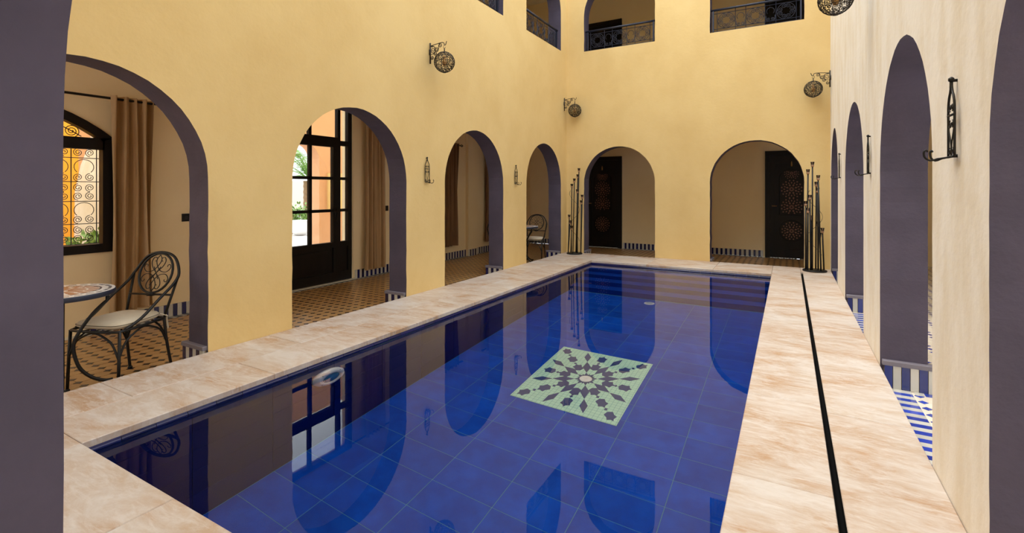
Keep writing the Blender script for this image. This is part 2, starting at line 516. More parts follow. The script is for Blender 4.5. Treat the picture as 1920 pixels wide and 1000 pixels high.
PX, PY = 0.105, 0.11
def visible_floor(x, y, zt=FZ):
    """is a floor point seen from the camera through an arch, above the coping edge?"""
    def crosses(k, val, spans):
        if not (0 < k < 1): return None
        return any(a < val < b for a, b in spans) and CAMH + (zt - CAMH) * k > 0.0
    if x < XL:
        k = XL / x; yy = y * k
        if yy > YB: 
            k2 = YB / y
            return bool(crosses(k2, x * k2, B_OPEN))
        return bool(crosses(k, yy, L_OPEN)) and y / -x > 0.31
    if x > XR:
        k = XR / x; yy = y * k
        if yy > YB:
            k2 = YB / y
            return bool(crosses(k2, x * k2, B_OPEN))
        return bool(crosses(k, yy, R_OPEN)) and x / max(y, 0.01) < 0.31
    if y > YB:
        k2 = YB / y
        return bool(crosses(k2, x * k2, B_OPEN))
    return False

def in_corridor(x, y, m=0.045):
    if x < CX_L + 0.10 + m or x > CX_R - m or y < 0.2 or y > CY_B - 0.10 - m: return False
    if x < XL - m - 0.02 or y > YB + m + 0.02: return True
    if x > 0.75 + m * 0.6: return True
    return False

oc_l, oc_r, di = MB(), MB(), []
nx0 = int((CX_L + 4.44) / PX) - 2; nx1 = int((CX_R + 4.44) / PX) + 2
hs = 0.5 * (0.105 - 0.004); ch = 0.029
for i in range(nx0, nx1):
    for j in range(-18, 92):
        x, y = -4.44 + i * PX, 1.987 + j * PY
        if x > XR: x -= 0.027
        if in_corridor(x, y): di.append((x, y))
        xo, yo = x + PX / 2, y + PY / 2
        if in_corridor(xo, yo, 0.052):
            h = random.uniform(-0.0006, 0.0006)
            hx, hy = hs, 0.5 * (PY - 0.004)
            poly = [(xo - hx + ch, yo - hy), (xo + hx - ch, yo - hy), (xo + hx, yo - hy + ch), (xo + hx, yo + hy - ch),
                    (xo + hx - ch, yo + hy), (xo - hx + ch, yo + hy), (xo - hx, yo + hy - ch), (xo - hx, yo - hy + ch)]
            (oc_r if xo > XR else oc_l).prism(poly, zf - 0.003, FZ + h)
tag(oc_l.build('octagon_tiles', M['tan_tile'], FLOOR), None, None, None, 'stuff')
tag(oc_r.build('octagon_tiles', M['glare_tile'], FLOOR), None, None, None, 'stuff')
dh = 0.0275
d_mesh = {}
for key, mm in (('l', M['dark_tile']), ('r', M['cobalt_tile'])):
    d_mesh[key] = MB().prism([(-dh, 0), (0, -dh), (dh, 0), (0, dh)], -0.006, 0.0007).mesh('diamond_tile', mm)
di.sort(key=lambda q: (not visible_floor(*q), q[0] ** 2 + q[1] ** 2))
rest = MB(); rest_r = MB()
for q, (x, y) in enumerate(di):
    if q < 298:
        link('diamond_tile', d_mesh['r' if x > XR else 'l'], FLOOR, (x, y, FZ))
    else:
        (rest_r if x > XR else rest).prism([(x - dh, y), (x, y - dh), (x + dh, y), (x, y + dh)], zf - 0.003, FZ + 0.0007)
tag(rest.build('far_diamond_tiles', M['dark_tile'], FLOOR), None, None, None, 'stuff')
tag(rest_r.build('far_diamond_tiles', M['cobalt_tile'], FLOOR), None, None, None, 'stuff')

# striped border along the outer walls and beside the right arches
def border_mesh(w, l, m): return MB().bbox(-w / 2, w / 2, -l / 2, l / 2, -0.006, 0.0008, 0.001).mesh('border_tile', m)
bl = {0: border_mesh(0.096, 0.046, M['white_tile']), 1: border_mesh(0.096, 0.046, M['dark_tile'])}
bb = {0: border_mesh(0.046, 0.096, M['white_tile']), 1: border_mesh(0.046, 0.096, M['dark_tile'])}
br = {0: border_mesh(0.118, 0.050, M['white_tile']), 1: border_mesh(0.118, 0.050, M['cobalt_tile'])}
brj = {0: border_mesh(0.050, 0.095, M['white_tile']), 1: border_mesh(0.050, 0.095, M['cobalt_tile'])}
k = 0; y = 2.18
while y < 9.7:
    link('border_tile', bl[k % 2], FLOOR, (CX_L + 0.052, y, FZ)); y += 0.0495; k += 1
x = -4.4
while x < 0.15:
    link('border_tile', bb[k % 2], FLOOR, (x, CY_B - 0.052, FZ)); x += 0.052; k += 1
for a, b in R_OPEN[1:3]:
    y = b - 0.12; k = 0
    while y > a - 0.1:
        link('border_tile', br[(k + 1) % 2], FLOOR, (0.688, y, FZ)); y -= 0.0525; k += 1
y = 4.349
for k in range(5): link('border_tile', brj[k % 2], FLOOR, (0.79 + k * 0.0525, y, FZ))
bs = MB()
bs.box(CX_L, CX_L + 0.1, CY_N, 2.13, zf, FZ); bs.box(CX_L, CX_L + 0.1, 9.72, CY_B, zf, FZ)
bs.box(0.2, CX_R, CY_B - 0.1, CY_B, zf, FZ)
bs.box(0.62, 0.748, 7.0, 9.2, zf, FZ); bs.box(0.62, 0.748, 4.3, 5.2, zf, FZ)
tag(bs.build('border_strip', M['white_tile'], FLOOR), None, None, None, 'stuff')

# skirting of upright blue and white tiles
def skirt(name, place, s0, s1, skips, rot, h=0.135, w=0.0465, limit=290, label=None):
    root = struct(name, label)
    ms = {0: MB().box(-0.007, 0.007, -w / 2 + 0.0012, w / 2 - 0.0012, 0, h).mesh('skirting_tile', M['white_tile']),
          1: MB().box(-0.007, 0.007, -w / 2 + 0.0012, w / 2 - 0.0012, 0, h).mesh('skirting_tile', M['blue_tile'])}
    back = MB(); k = 0; s = s0 + w / 2
    while s < s1 and k < limit:
        if not any(a < s < b for a, b in skips):
            o = link('skirting_tile', ms[k % 2], root, place(s))
            o.rotation_euler = (0, 0, rot)
        s += w; k += 1
    return root
b = skirt('baseboard_left', lambda s: (CX_L + 0.007, s, FZ), 2.1, 11.5, [(3.9, 5.56), (8.6, 9.0)], 0)
for k in range(7):
    o = link('skirting_tile', bpy.data.objects['skirting_tile'].data if k % 2 == 0 else bpy.data.objects['skirting_tile.001'].data, b, (CX_L + 0.077, 8.645 + k * 0.0465, FZ))
skirt('baseboard_back', lambda s: (s, CY_B - 0.007, FZ), -6.0, 2.0, [(-4.55, -3.50), (-0.45, 0.62)], pi / 2)
skirt('baseboard_right', lambda s: (CX_R - 0.007, s, FZ), 5.5, 11.5, [], 0)

# pier feet: grey sill and a short row of blue and white tiles inside each arch
def pier_foot(i, x0, x1, y0, y1, facing):
    root = struct('trim_%d' % i)
    MB().bbox(x0, x1, y0, y1, 0.012, 0.045, 0.004).build('sill_slab', M['sill_grey'], root)
    z0, z1 = FZ, 0.011
    w = 0.049
    k = 0
    if facing in ('y-', 'y+'):
        yy = (y0 + 0.012) if facing == 'y-' else (y1 - 0.012)
        x = x0 + 0.01 + w / 2
        while x < x1 - 0.01:
            MB().box(x - w / 2 + 0.002, x + w / 2 - 0.002, yy - 0.008, yy + 0.008, z0, z1).build('skirting_tile', M['white_tile' if k % 2 else 'pier_blue'] if facing == 'y-' and x0 > 0 else M['white_tile' if k % 2 else 'blue_tile'], root)
            x += w; k += 1
        MB().box(x0 + 0.012, x1 - 0.012, y0 + 0.02, y1 - 0.02, z0, z1).build('mortar_core', M['trav_dark'], root)
        return root
n = 2
for a, b_ in L_OPEN:
    pier_foot(n, XL - TH - 0.05, XL - 0.012, b_ - 0.035, b_ + 0.03, 'y-'); n += 1
for a, b_ in R_OPEN[1:]:
    pier_foot(n, XR + 0.01, XR + TH + 0.05, b_ - 0.04, b_ + 0.03, 'y-'); n += 1
for a, b_ in B_OPEN:
    root = struct('trim_%d' % n); n += 1
    MB().bbox(a - 0.03, a + 0.035, YB + 0.012, YB + TH + 0.05, 0.012, 0.045, 0.004).build('sill_slab', M['sill_grey'], root)
    for k in range(6):
        yy = YB + 0.04 + k * 0.049
        MB().box(a + 0.016, a + 0.03, yy - 0.022, yy + 0.022, FZ, 0.011).build('skirting_tile', M['white_tile' if k % 2 else 'blue_tile'], root)

# ---------------------------------------------------------------- coping
cop = struct('floor_coping', 'travertine coping paving round the pool')
tb = MB()
for bx in ((XL, PX0 - 0.01, YN, YB), (PX1 + 0.01, XR, YN, YB), (PX0 - 0.01, PX1 + 0.01, PY1 + 0.01, YB), (PX0 - 0.01, PX1 + 0.01, YN, PY0 - 0.01)):
    tb.box(*bx, -0.16, -0.036)
tb.build('mortar_bed', M['trav_dark'], cop)
def stones(x0, x1, y0, y1, cuts, axis, gap=0.003):
    e = [y0 if axis == 'y' else x0] + list(cuts) + [y1 if axis == 'y' else x1]
    for a, b in zip(e[:-1], e[1:]):
        if axis == 'y': q = (x0, x1, a, b)
        else: q = (a, b, y0, y1)
        cx_, cy_ = (q[0] + q[1]) / 2, (q[2] + q[3]) / 2
        mb = MB().bbox(q[0] - cx_ + gap / 2, q[1] - cx_ - gap / 2, q[2] - cy_ + gap / 2, q[3] - cy_ - gap / 2, -0.036, random.uniform(-0.0008, 0.0006), 0.0035)
        mb.build('paving_stone', M['travertine'], cop, loc=(cx_, cy_, 0))
stones(XL + 0.001, -3.507, YN, YB - 0.001, [1.46, 2.65, 3.88, 5.05, 6.3, 7.5, 8.6], 'y')
stones(-3.507, PX0, YN, YB - 0.001, [1.064, 2.12, 3.25, 4.4, 5.6, 6.75, 7.9], 'y')
stones(PX0, PX1, PY1, YB - 0.001, [-2.1, -1.05], 'x')
stones(PX0, PX1, YN, PY0, [-2.20, -1.15], 'x')
stones(PX1, 0.165, YN, YB - 0.001, [1.45, 2.40, 3.38, 4.35, 5.3, 6.3, 7.3, 8.32], 'y')
stones(0.189, XR - 0.001, YN, 8.72, [1.7, 3.3, 4.9, 6.4, 7.8], 'y')
stones(0.165, XR - 0.001, 8.72, YB - 0.001, [], 'y')
MB().box(0.165, 0.189, YN, 8.72, -0.0362, -0.030).build('drain_channel', M['black'], cop)
MB().box(0.163, 0.1655, YN, 8.72, -0.036, -0.002).build('channel_side', M['black'], cop)
MB().box(0.1885, 0.191, YN, 8.72, -0.036, -0.002).build('channel_side', M['black'], cop)

# ---------------------------------------------------------------- pool
pool = struct('pool', 'blue tiled swimming pool basin')
pb = MB()
g = 0.012
pb.box(PX0 - 0.2, PX1 + 0.2, PY0 - 0.2, PY1 + 0.2, PZ - 0.2, PZ - 0.0012)
pb.box(PX0 - 0.2, PX0 - g, PY0 - 0.2, PY1 + 0.2, PZ - g, -0.04)
pb.box(PX1 + g, PX1 + 0.2, PY0 - 0.2, PY1 + 0.2, PZ - g, -0.04)
pb.box(PX0 - g, PX1 + g, PY1 + g, PY1 + 0.2, PZ - g, -0.04)
pb.box(PX0 - g, PX1 + g, PY0 - 0.2, PY0 - g, PZ - g, -0.04)
pb.build('basin_shell', M['pool_grout'], pool)
TX, TY = 0.48, 0.26
ft = MB().bbox(-TX / 2 + 0.002, TX / 2 - 0.002, -TY / 2 + 0.0014, TY / 2 - 0.0014, -0.012, 0, 0.0015).mesh('floor_tile', M['blue_pool'])
for i in range(6):
    for j in range(24):
        x, y = PX0 + TX * (i + 0.5), PY0 + 0.01 + TY * (j + 0.5)
        if x - TX / 2 > PX1 - 0.1: continue
        link('floor_tile', ft, pool, (x, y, PZ))
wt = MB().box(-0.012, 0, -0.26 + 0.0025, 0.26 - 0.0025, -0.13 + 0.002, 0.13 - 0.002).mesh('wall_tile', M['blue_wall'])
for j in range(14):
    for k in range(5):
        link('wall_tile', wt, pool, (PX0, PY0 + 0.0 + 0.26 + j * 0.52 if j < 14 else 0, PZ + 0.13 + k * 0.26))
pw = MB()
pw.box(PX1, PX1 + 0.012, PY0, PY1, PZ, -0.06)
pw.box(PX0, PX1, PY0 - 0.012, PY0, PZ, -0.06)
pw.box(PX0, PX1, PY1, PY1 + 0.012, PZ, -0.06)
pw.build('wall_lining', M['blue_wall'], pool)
NS, TRD, RIS = 4, 0.245, 0.262
for k in range(NS):
    zt = WZ - RIS * (k + 1) + 0.02
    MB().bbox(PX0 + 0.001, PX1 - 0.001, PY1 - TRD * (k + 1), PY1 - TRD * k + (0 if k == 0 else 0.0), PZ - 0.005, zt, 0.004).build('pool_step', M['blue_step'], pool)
# bullnose edge tiles, just under the coping
def edge_mesh(l):
    prof = [(-0.02, -0.036), (-0.003, -0.0362), (0.000, -0.040), (0.002, -0.0475), (0.006, -0.052), (0.007, -0.058), (0.005, -0.066), (0.003, -0.074), (0.003, -0.108), (-0.02, -0.108)]
    n = len(prof)
    vs = [(x, -l / 2, z) for x, z in prof] + [(x, l / 2, z) for x, z in prof]
    fs = [tuple(range(n)), tuple(range(2 * n - 1, n - 1, -1))] + [(i, n + i, n + (i + 1) % n, (i + 1) % n) for i in range(n)]
    return MB().add(vs, fs)
ne = 44; le = (PY1 - PY0) / ne
em = edge_mesh(le - 0.003).mesh('edge_tile', M['navy_tile'])
for k in range(ne):
    link('edge_tile', em, pool, (PX0, PY0 + le * (k + 0.5), 0))
    o = link('edge_tile', em, pool, (PX1, PY0 + le * (k + 0.5), 0)); o.rotation_euler = (0, 0, pi)
nb_ = 17; lb = (PX1 - PX0) / nb_
em2 = edge_mesh(lb - 0.003).mesh('edge_tile', M['navy_tile'])
for k in range(nb_):
    o = link('edge_tile', em2, pool, (PX0 + lb * (k + 0.5), PY1, 0)); o.rotation_euler = (0, 0, -pi / 2)
    o = link('edge_tile', em2, pool, (PX0 + lb * (k + 0.5), PY0, 0)); o.rotation_euler = (0, 0, pi / 2)

# mosaic medallion on the pool floor
mx0, mx1, my0, my1 = -2.19, -1.205, 3.83, 5.045
mcx, mcy, mhx, mhy = (mx0 + mx1) / 2, (my0 + my1) / 2, (mx1 - mx0) / 2, (my1 - my0) / 2
med = link('mosaic_panel', MB().bbox(-mhx, mhx, -mhy, mhy, 0, 0.006, 0.001).mesh('mosaic_panel', M['mosaic']), pool, (mcx, mcy, PZ))
med['label'] = 'pale green mosaic square with a dark blue star rosette on the pool floor'
def med_piece(poly, ang, name):
    ca, sa = cos(ang), sin(ang)
    pp = [((x * ca - y * sa) * mhx, (x * sa + y * ca) * mhy) for x, y in poly]
    MB().prism(pp, 0.0062, 0.0095).build(name, M['mosaic_dark'], med)
def hexa(r, s=1.0):
    return [(r - 0.125 * s, 0), (r - 0.085 * s, -0.085 * s), (r, -0.075 * s), (r + 0.06 * s, -0.095 * s), (r + 0.085 * s, -0.03 * s), (r + 0.135 * s, 0),
            (r + 0.085 * s, 0.03 * s), (r + 0.06 * s, 0.095 * s), (r, 0.075 * s), (r - 0.085 * s, 0.085 * s)]
def dia(r, l, w): return [(r - l, 0), (r, -w), (r + l, 0), (r, w)]
for k in range(8):
    a = k * pi / 4
    ar = a + pi / 8
    med_piece([(0.11, -0.045), (0.215, 0), (0.11, 0.045)], ar, 'star_point')
    med_piece([(0.11, -0.03), (0.18, 0), (0.11, 0.03)], a, 'star_point')
    med_piece(dia(0.42, 0.20, 0.082), ar, 'rhomb')
    med_piece(dia(0.82, 0.19, 0.07), ar, 'rhomb')
    med_piece(hexa(0.45), a, 'rosette_tile')
    if k % 2:
        med_piece(dia(0.615, 0.035, 0.035), a, 'small_rhomb')
        med_piece(hexa(0.80), a, 'rosette_tile')
        med_piece(dia(0.98, 0.035, 0.035), a, 'small_rhomb')
        med_piece(hexa(1.17, 0.95), a, 'rosette_tile')
    else:
        med_piece(dia(0.60, 0.035, 0.035), a, 'small_rhomb')
        med_piece(hexa(0.775), a, 'rosette_tile')

jet = thing('floor_inlet', (mcx, mcy, PZ + 0.006), 'round white inlet cover at the centre of the mosaic star', 'pool inlet')
MB().lathe([(0.062, 0), (0.062, 0.004), (0.055, 0.010), (0.02, 0.012)], 24).build('cover', M['plastic_white'], jet, True)
MB().lathe([(0.016, 0.012), (0.014, 0.016), (0.004, 0.017)], 12).build('nozzle', M['plastic_white'], jet, True)
dr = thing('floor_drain', (-1.754, 7.13, PZ), 'small round white drain cover near the pool steps', 'pool drain')
MB().lathe([(0.075, 0), (0.075, 0.006), (0.068, 0.014), (0.02, 0.016)], 24).build('cover', M['plastic_white'], dr, True)
dg = MB()
for k in range(-2, 3): dg.box(-0.045, 0.045, k * 0.02 - 0.004, k * 0.02 + 0.004, 0.016, 0.018)
dg.build('grate', M['lens'], dr)

# pool light on the left pool wall
pl = thing('pool_light', (PX0, 2.56, -0.34), 'round white underwater light with blue lens on the pool wall', 'pool light')
ax = Matrix.Rotation(pi / 2, 4, 'Y')
MB().lathe([(0.145, 0), (0.145, 0.02), (0.125, 0.045), (0.085, 0.055), (0.08, 0.045)], 32, axis=ax).build('trim_ring', M['plastic_white'], pl, True)
MB().lathe([(0.08, 0.044), (0.06, 0.052), (0.01, 0.056)], 24, axis=ax).build('lens', M['lens'], pl, True)
for a in (0.8, 2.3, 3.9, 5.5):
    sc_ = MB()
    sc_.lathe([(0.007, 0.034), (0.006, 0.047), (0.001, 0.049)], 8, axis=Matrix.Translation((0, 0.118 * cos(a), 0.118 * sin(a))) @ ax)
    sc_.build('screw', M['iron'], pl)

# water surface
wv = []
nxw, nyw = 6, 14
wx0, wx1, wy0, wy1 = PX0 + 0.006, PX1 - 0.006, PY0 + 0.006, PY1 - 0.006
wm = MB()
for j in range(nyw + 1):
    for i in range(nxw + 1): wv.append((wx0 + (wx1 - wx0) * i / nxw, wy0 + (wy1 - wy0) * j / nyw, WZ))
wm.add(wv, [(j * (nxw + 1) + i, j * (nxw + 1) + i + 1, (j + 1) * (nxw + 1) + i + 1, (j + 1) * (nxw + 1) + i) for j in range(nyw) for i in range(nxw)])
tag(wm.build('water', M['water']), 'still clear pool water', None, None, 'structure')

# ---------------------------------------------------------------- doors on the back corridor wall
def carved_door(name, xc, z0, h=2.23, w=0.97, carved=True):
    root = struct(name, None, (xc, CY_B, z0))
    hw = w / 2
    fr = MB()
    fr.box(-hw, -hw + 0.09, -0.05, 0, 0, h); fr.box(hw - 0.09, hw, -0.05, 0, 0, h); fr.box(-hw + 0.09, hw - 0.09, -0.05, 0, h - 0.09, h)
    fr.box(-hw - 0.0, -hw + 0.02, -0.062, -0.05, 0, h); fr.box(hw - 0.02, hw, -0.062, -0.05, 0, h)
    fr.build('door_frame', M['dark_wood'], root)
    lf = MB()
    a, b = -hw + 0.092, hw - 0.092
    lf.box(a, b, -0.025, -0.001, 0.01, h - 0.092)
    for q in ((a, a + 0.10), (b - 0.10, b)): lf.box(q[0], q[1], -0.038, -0.025, 0.01, h - 0.092)
    for q in ((0.01, 0.18), (h - 0.26, h - 0.092)): lf.box(a + 0.1, b - 0.1, -0.038, -0.025, q[0], q[1])
    leaf = lf.build('door_leaf', M['dark_wood'], root)
    if not carved: return root
    mp = MB()
    for z_, r in ((0.57, 0.20),):
        pts = [(r * 1.08 * cos(t), -0.034, z_ + r * 1.08 * sin(t)) for t in [2 * pi * q / 32 for q in range(32)]]
        mp.tube(pts, 0.008, 5, closed=True)
    out = [(-0.22, 0.90), (-0.22, 1.6)] + [(-0.22 * cos(pi * q / 12), 1.66 + 0.17 * sin(pi * q / 12)) for q in range(13)] + [(0.22, 1.6), (0.22, 0.90)]
    mp.tube([(p[0], -0.034, p[1]) for p in out], 0.008, 5, closed=True)
    mp.build('molding', M['dark_wood'], leaf)
    cv = MB()
    def rosette(xc_, zc_, R, clip=None):
        for r, n_, l, w_ in ((0.16, 8, 0.10, 0.06), (0.42, 8, 0.13, 0.10), (0.66, 16, 0.11, 0.07), (0.90, 16, 0.09, 0.09)):
            for q in range(n_):
                t = 2 * pi * (q + (0.5 if r in (0.42, 0.90) else 0)) / n_
                ux, uz = cos(t), sin(t)
                cx_, cz_ = xc_ + R * r * ux, zc_ + R * r * uz
                if clip and not clip(cx_, cz_): continue
                pl_ = [(cx_ - ux * l * R, cz_ - uz * l * R), (cx_ + uz * w_ * R, cz_ - ux * w_ * R), (cx_ + ux * l * R, cz_ + uz * l * R), (cx_ - uz * w_ * R, cz_ + ux * w_ * R)]
                vs = [(p[0], -0.026, p[1]) for p in pl_] + [(p[0], -0.033, p[1]) for p in pl_]
                cv.add(vs, [(4, 5, 6, 7), (0, 1, 5, 4), (1, 2, 6, 5), (2, 3, 7, 6), (3, 0, 4, 7)])
    rosette(0, 0.57, 0.19)
    cl = lambda x_, z_: abs(x_) < 0.20 and 0.93 < z_ < 1.80
    rosette(0, 1.06, 0.20, lambda x_, z_: cl(x_, z_) and z_ < 1.245)
    rosette(0, 1.43, 0.20, lambda x_, z_: cl(x_, z_) and z_ > 1.25)
    rosette(0, 1.76, 0.14, lambda x_, z_: cl(x_, z_) and z_ > 1.64)
    tag(cv.build('carved_rosettes', M['brown_wood'], leaf), None, None, None, 'stuff')
    kn = MB().lathe([(0.012, -0.05), (0.016, -0.02), (0.016, 0.02), (0.010, 0.045), (0.003, 0.06)], 10)
    o = kn.build('glow_stand_in', M['brass'], leaf, True); o.location = (0, -0.045, 1.95)  # brass piece standing in for a small bell-shaped glow on the door
    h_ = MB(); h_.tube([(0, -0.038, 0), (0, -0.075, 0), (0.09, -0.075, 0)], 0.008, 6)
    o = h_.build('handle', M['brass'], leaf, True, loc=(-hw + 0.13, 0, 1.08))
    return root
carved_door('door_1', -3.994, FZ)
carved_door('door_2', 0.055, FZ)
carved_door('door_4', -3.994, UZ1, carved=False)
carved_door('door_5', 0.055, UZ1, carved=False)

# ---------------------------------------------------------------- glazed door to the garden (left corridor)
d3 = struct('door_3', 'dark glazed garden door with transom and side lights', (0, 0, 0))
X0, X1 = CX_L - 0.10, CX_L - 0.03
y0, y1, z0, z1 = DOOR3
fr = MB()
fr.box(X0, X1, y0, y0 + 0.075, z0, z1); fr.box(X0, X1, y1 - 0.075, y1, z0, z1)
fr.box(X0, X1, y0 + 0.075, y1 - 0.075, z1 - 0.075, z1)
yl, yr = 4.245, 5.235                      # mullions either side of the leaf
fr.box(X0, X1, yl - 0.05, yl, z0, z1 - 0.075); fr.box(X0, X1, yr, yr + 0.05, z0, z1 - 0.075)
fr.box(X0, X1, y0 + 0.075, yl - 0.05, 1.955, 2.03); fr.box(X0, X1, yr + 0.05, y1 - 0.075, 1.955, 2.03)
fr.box(X0, X1, yl, yr, 1.99, 2.075)
fr.build('door_frame', M['dark_wood'], d3)
gl = [(yl, 4.715, 2.075, z1 - 0.075), (4.765, yr, 2.075, z1 - 0.075)]
MB().box(X0 + 0.01, X1 - 0.01, 4.715, 4.765, 2.075, z1 - 0.075).build('muntin', M['dark_wood'], d3)
lf = MB()
LX0, LX1 = X0 + 0.012, X1 + 0.012
lf.box(LX0, LX1, yl, yl + 0.095, z0 + 0.01, 1.99); lf.box(LX0, LX1, yr - 0.095, yr, z0 + 0.01, 1.99)
lf.box(LX0, LX1, yl + 0.095, yr - 0.095, 1.92, 1.99); lf.box(LX0, LX1, yl + 0.095, yr - 0.095, 0.385, 0.465)
lf.box(LX0, LX1, yl + 0.095, yr - 0.095, z0 + 0.01, 0.0)
leaf = lf.build('door_leaf', M['dark_wood'], d3)
mt = MB()
mt.box(LX0 + 0.01, LX1 - 0.01, 4.717, 4.762, 0.465, 1.92)
for zz in (0.95, 1.443): mt.box(LX0 + 0.01, LX1 - 0.01, yl + 0.095, yr - 0.095, zz - 0.022, zz + 0.022)
mt.build('muntin', M['dark_wood'], leaf)
lp = MB(); lp.box(LX0 + 0.02, LX1 - 0.02, yl + 0.095, yr - 0.095, 0.0, 0.385); lp.box(LX1 - 0.02, LX1 - 0.008, yl + 0.15, yr - 0.15, 0.045, 0.34)
lp.build('lower_panel', M['dark_wood'], leaf)
for (a, b) in ((yl + 0.095, 4.717), (4.762, yr - 0.095)):
    for (c, d) in ((0.465, 0.928), (0.972, 1.421), (1.465, 1.92)):
        MB().box((LX0 + LX1) / 2 - 0.002, (LX0 + LX1) / 2 + 0.002, a, b, c, d).build('pane', M['glass'], leaf)
hd = MB(); hd.box(LX1, LX1 + 0.006, yr - 0.07, yr - 0.03, 0.78, 1.0); hd.tube([(LX1, yr - 0.05, 0.93), (LX1 + 0.05, yr - 0.05, 0.93), (LX1 + 0.05, yr - 0.19, 0.935)], 0.008, 6)
hd.build('handle', M['iron'], leaf, True)
sl = [(y0 + 0.075, yl - 0.05), (yr + 0.05, y1 - 0.075)]
sm = MB()
for a, b in sl:
    for zz in (0.95, 1.443): sm.box(X0 + 0.01, X1 - 0.01, a, b, zz - 0.022, zz + 0.022)
    sm.box(X0, X1, a, b, 0.385, 0.465); sm.box(X0 + 0.02, X1 - 0.02, a, b, 0, 0.385); sm.box(X0, X1, a, b, z0, 0.0)
sm.build('side_panel', M['dark_wood'], d3)
for a, b in sl:
    for (c, d) in ((0.465, 0.928), (0.972, 1.421), (1.465, 1.955), (2.03, z1 - 0.075)):
        MB().box((X0 + X1) / 2 - 0.002, (X0 + X1) / 2 + 0.002, a, b, c, d).build('pane', M['glass'], d3)
for (a, b, c, d) in gl:
    MB().box((X0 + X1) / 2 - 0.002, (X0 + X1) / 2 + 0.002, a, b, c, d).build('pane', M['glass'], d3)
MB().box(CX_L - 0.02, CX_L + 0.03, y0 - 0.03, y1 + 0.03, FZ, FZ + 0.012).build('threshold', M['white_tile'], d3)

# ---------------------------------------------------------------- arched window with iron grille (left corridor)
w1 = struct('window_1', 'arched dark wooden window with a scrolled iron grille')
lp_o = win_loop(0.0)
yc_, zc_ = 1.38, 1.25
def shrink(loop, d):
    out = []
    n_ = len(loop)
    for i in range(n_):
        p0, p1, p2 = Vector(loop[i - 1]), Vector(loop[i]), Vector(loop[(i + 1) % n_])
        e1, e2 = (p1 - p0).normalized(), (p2 - p1).normalized()
        n1, n2 = Vector((e1.y, -e1.x)), Vector((e2.y, -e2.x))
        b_ = (n1 + n2)
        b_ = b_ / max(b_.length_squared, 1e-6) * 2
        out.append((p1.x + b_.x * d, p1.y + b_.y * d))
    return out
lp_i = shrink(lp_o, 0.085)
fm = MB(); k = len(lp_o)
xa, xb = CX_L - 0.07, CX_L + 0.02
vs = [(xb, a, b) for a, b in lp_o] + [(xb, a, b) for a, b in lp_i] + [(xa, a, b) for a, b in lp_o] + [(xa, a, b) for a, b in lp_i]
fs = []
for i in range(k):
    j = (i + 1) % k
    fs += [(i, j, k + j, k + i), (2 * k + i, 3 * k + i, 3 * k + j, 2 * k + j), (i, 2 * k + i, 2 * k + j, j), (k + i, k + j, 3 * k + j, 3 * k + i)]
fm.add(vs, fs)
fm.box(xa, xb, 0.50, 2.26, 1.672, 1.785)
fm.box(xa, xb, 1.335, 1.425, 0.70, 1.68)
fm.build('window_frame', M['dark_wood'], w1)
gp = MB(); gi = [(CX_L - 0.03, a, b) for a, b in lp_i]
gp.add(gi, [tuple(range(len(gi)))])
gp.build('pane', M['glass'], w1)
gr = MB(); XG = CX_L - 0.20
def g2(pts, r=0.004): gr.tube([(XG, p[0], p[1]) for p in pts], r, 4)
ys_ = [2.262 - 0.205 * k_ for k_ in range(10)]
XG = CX_L - 0.17
for yv in ys_: g2([(yv, 0.66), (yv, 1.72)], 0.005)
for zz in (0.72, 0.925, 1.153, 1.35, 1.59, 1.70): g2([(0.45, zz), (2.31, zz)], 0.004)
for i in range(9):
    c = (ys_[i] + ys_[i + 1]) / 2
    for (zz, s_) in ((0.78, 1), (0.865, -1), (0.97, 1), (1.205, 1), (1.29, -1), (1.395, 1), (1.645, -1)):
        for q in (-1, 1):
            g2(spiral(c + q * 0.048, zz, 0.040, 0.007, pi / 2 * s_ + (0 if q > 0 else pi), 1.9 * q * s_), 0.0034)
    for zb in (1.065, 1.50):
        g2([(c + 0.080 * cos(t), zb + 0.075 * sin(t)) for t in [-0.8 + (pi + 1.6) * u / 14 for u in range(15)]], 0.0034)
for q in (-1, 1):
    g2(spiral(1.38 + q * 0.68, 1.855, 0.065, 0.010, -pi / 2, 2.4 * q), 0.004)
    g2(spiral(1.38 + q * 0.25, 1.93, 0.10, 0.012, -pi / 2, 2.2 * -q), 0.004)
g2([(1.38 + 1.36 * cos(t), 0.678 + 1.36 * sin(t)) for t in [0.98 + (pi - 1.96) * u / 20 for u in range(21)]], 0.005)
g2([(1.38 + 1.12 * cos(t), 0.678 + 1.20 * sin(t)) for t in [0.98 + (pi - 1.96) * u / 20 for u in range(21)]], 0.004)
gr.build('grille', M['iron'], w1)

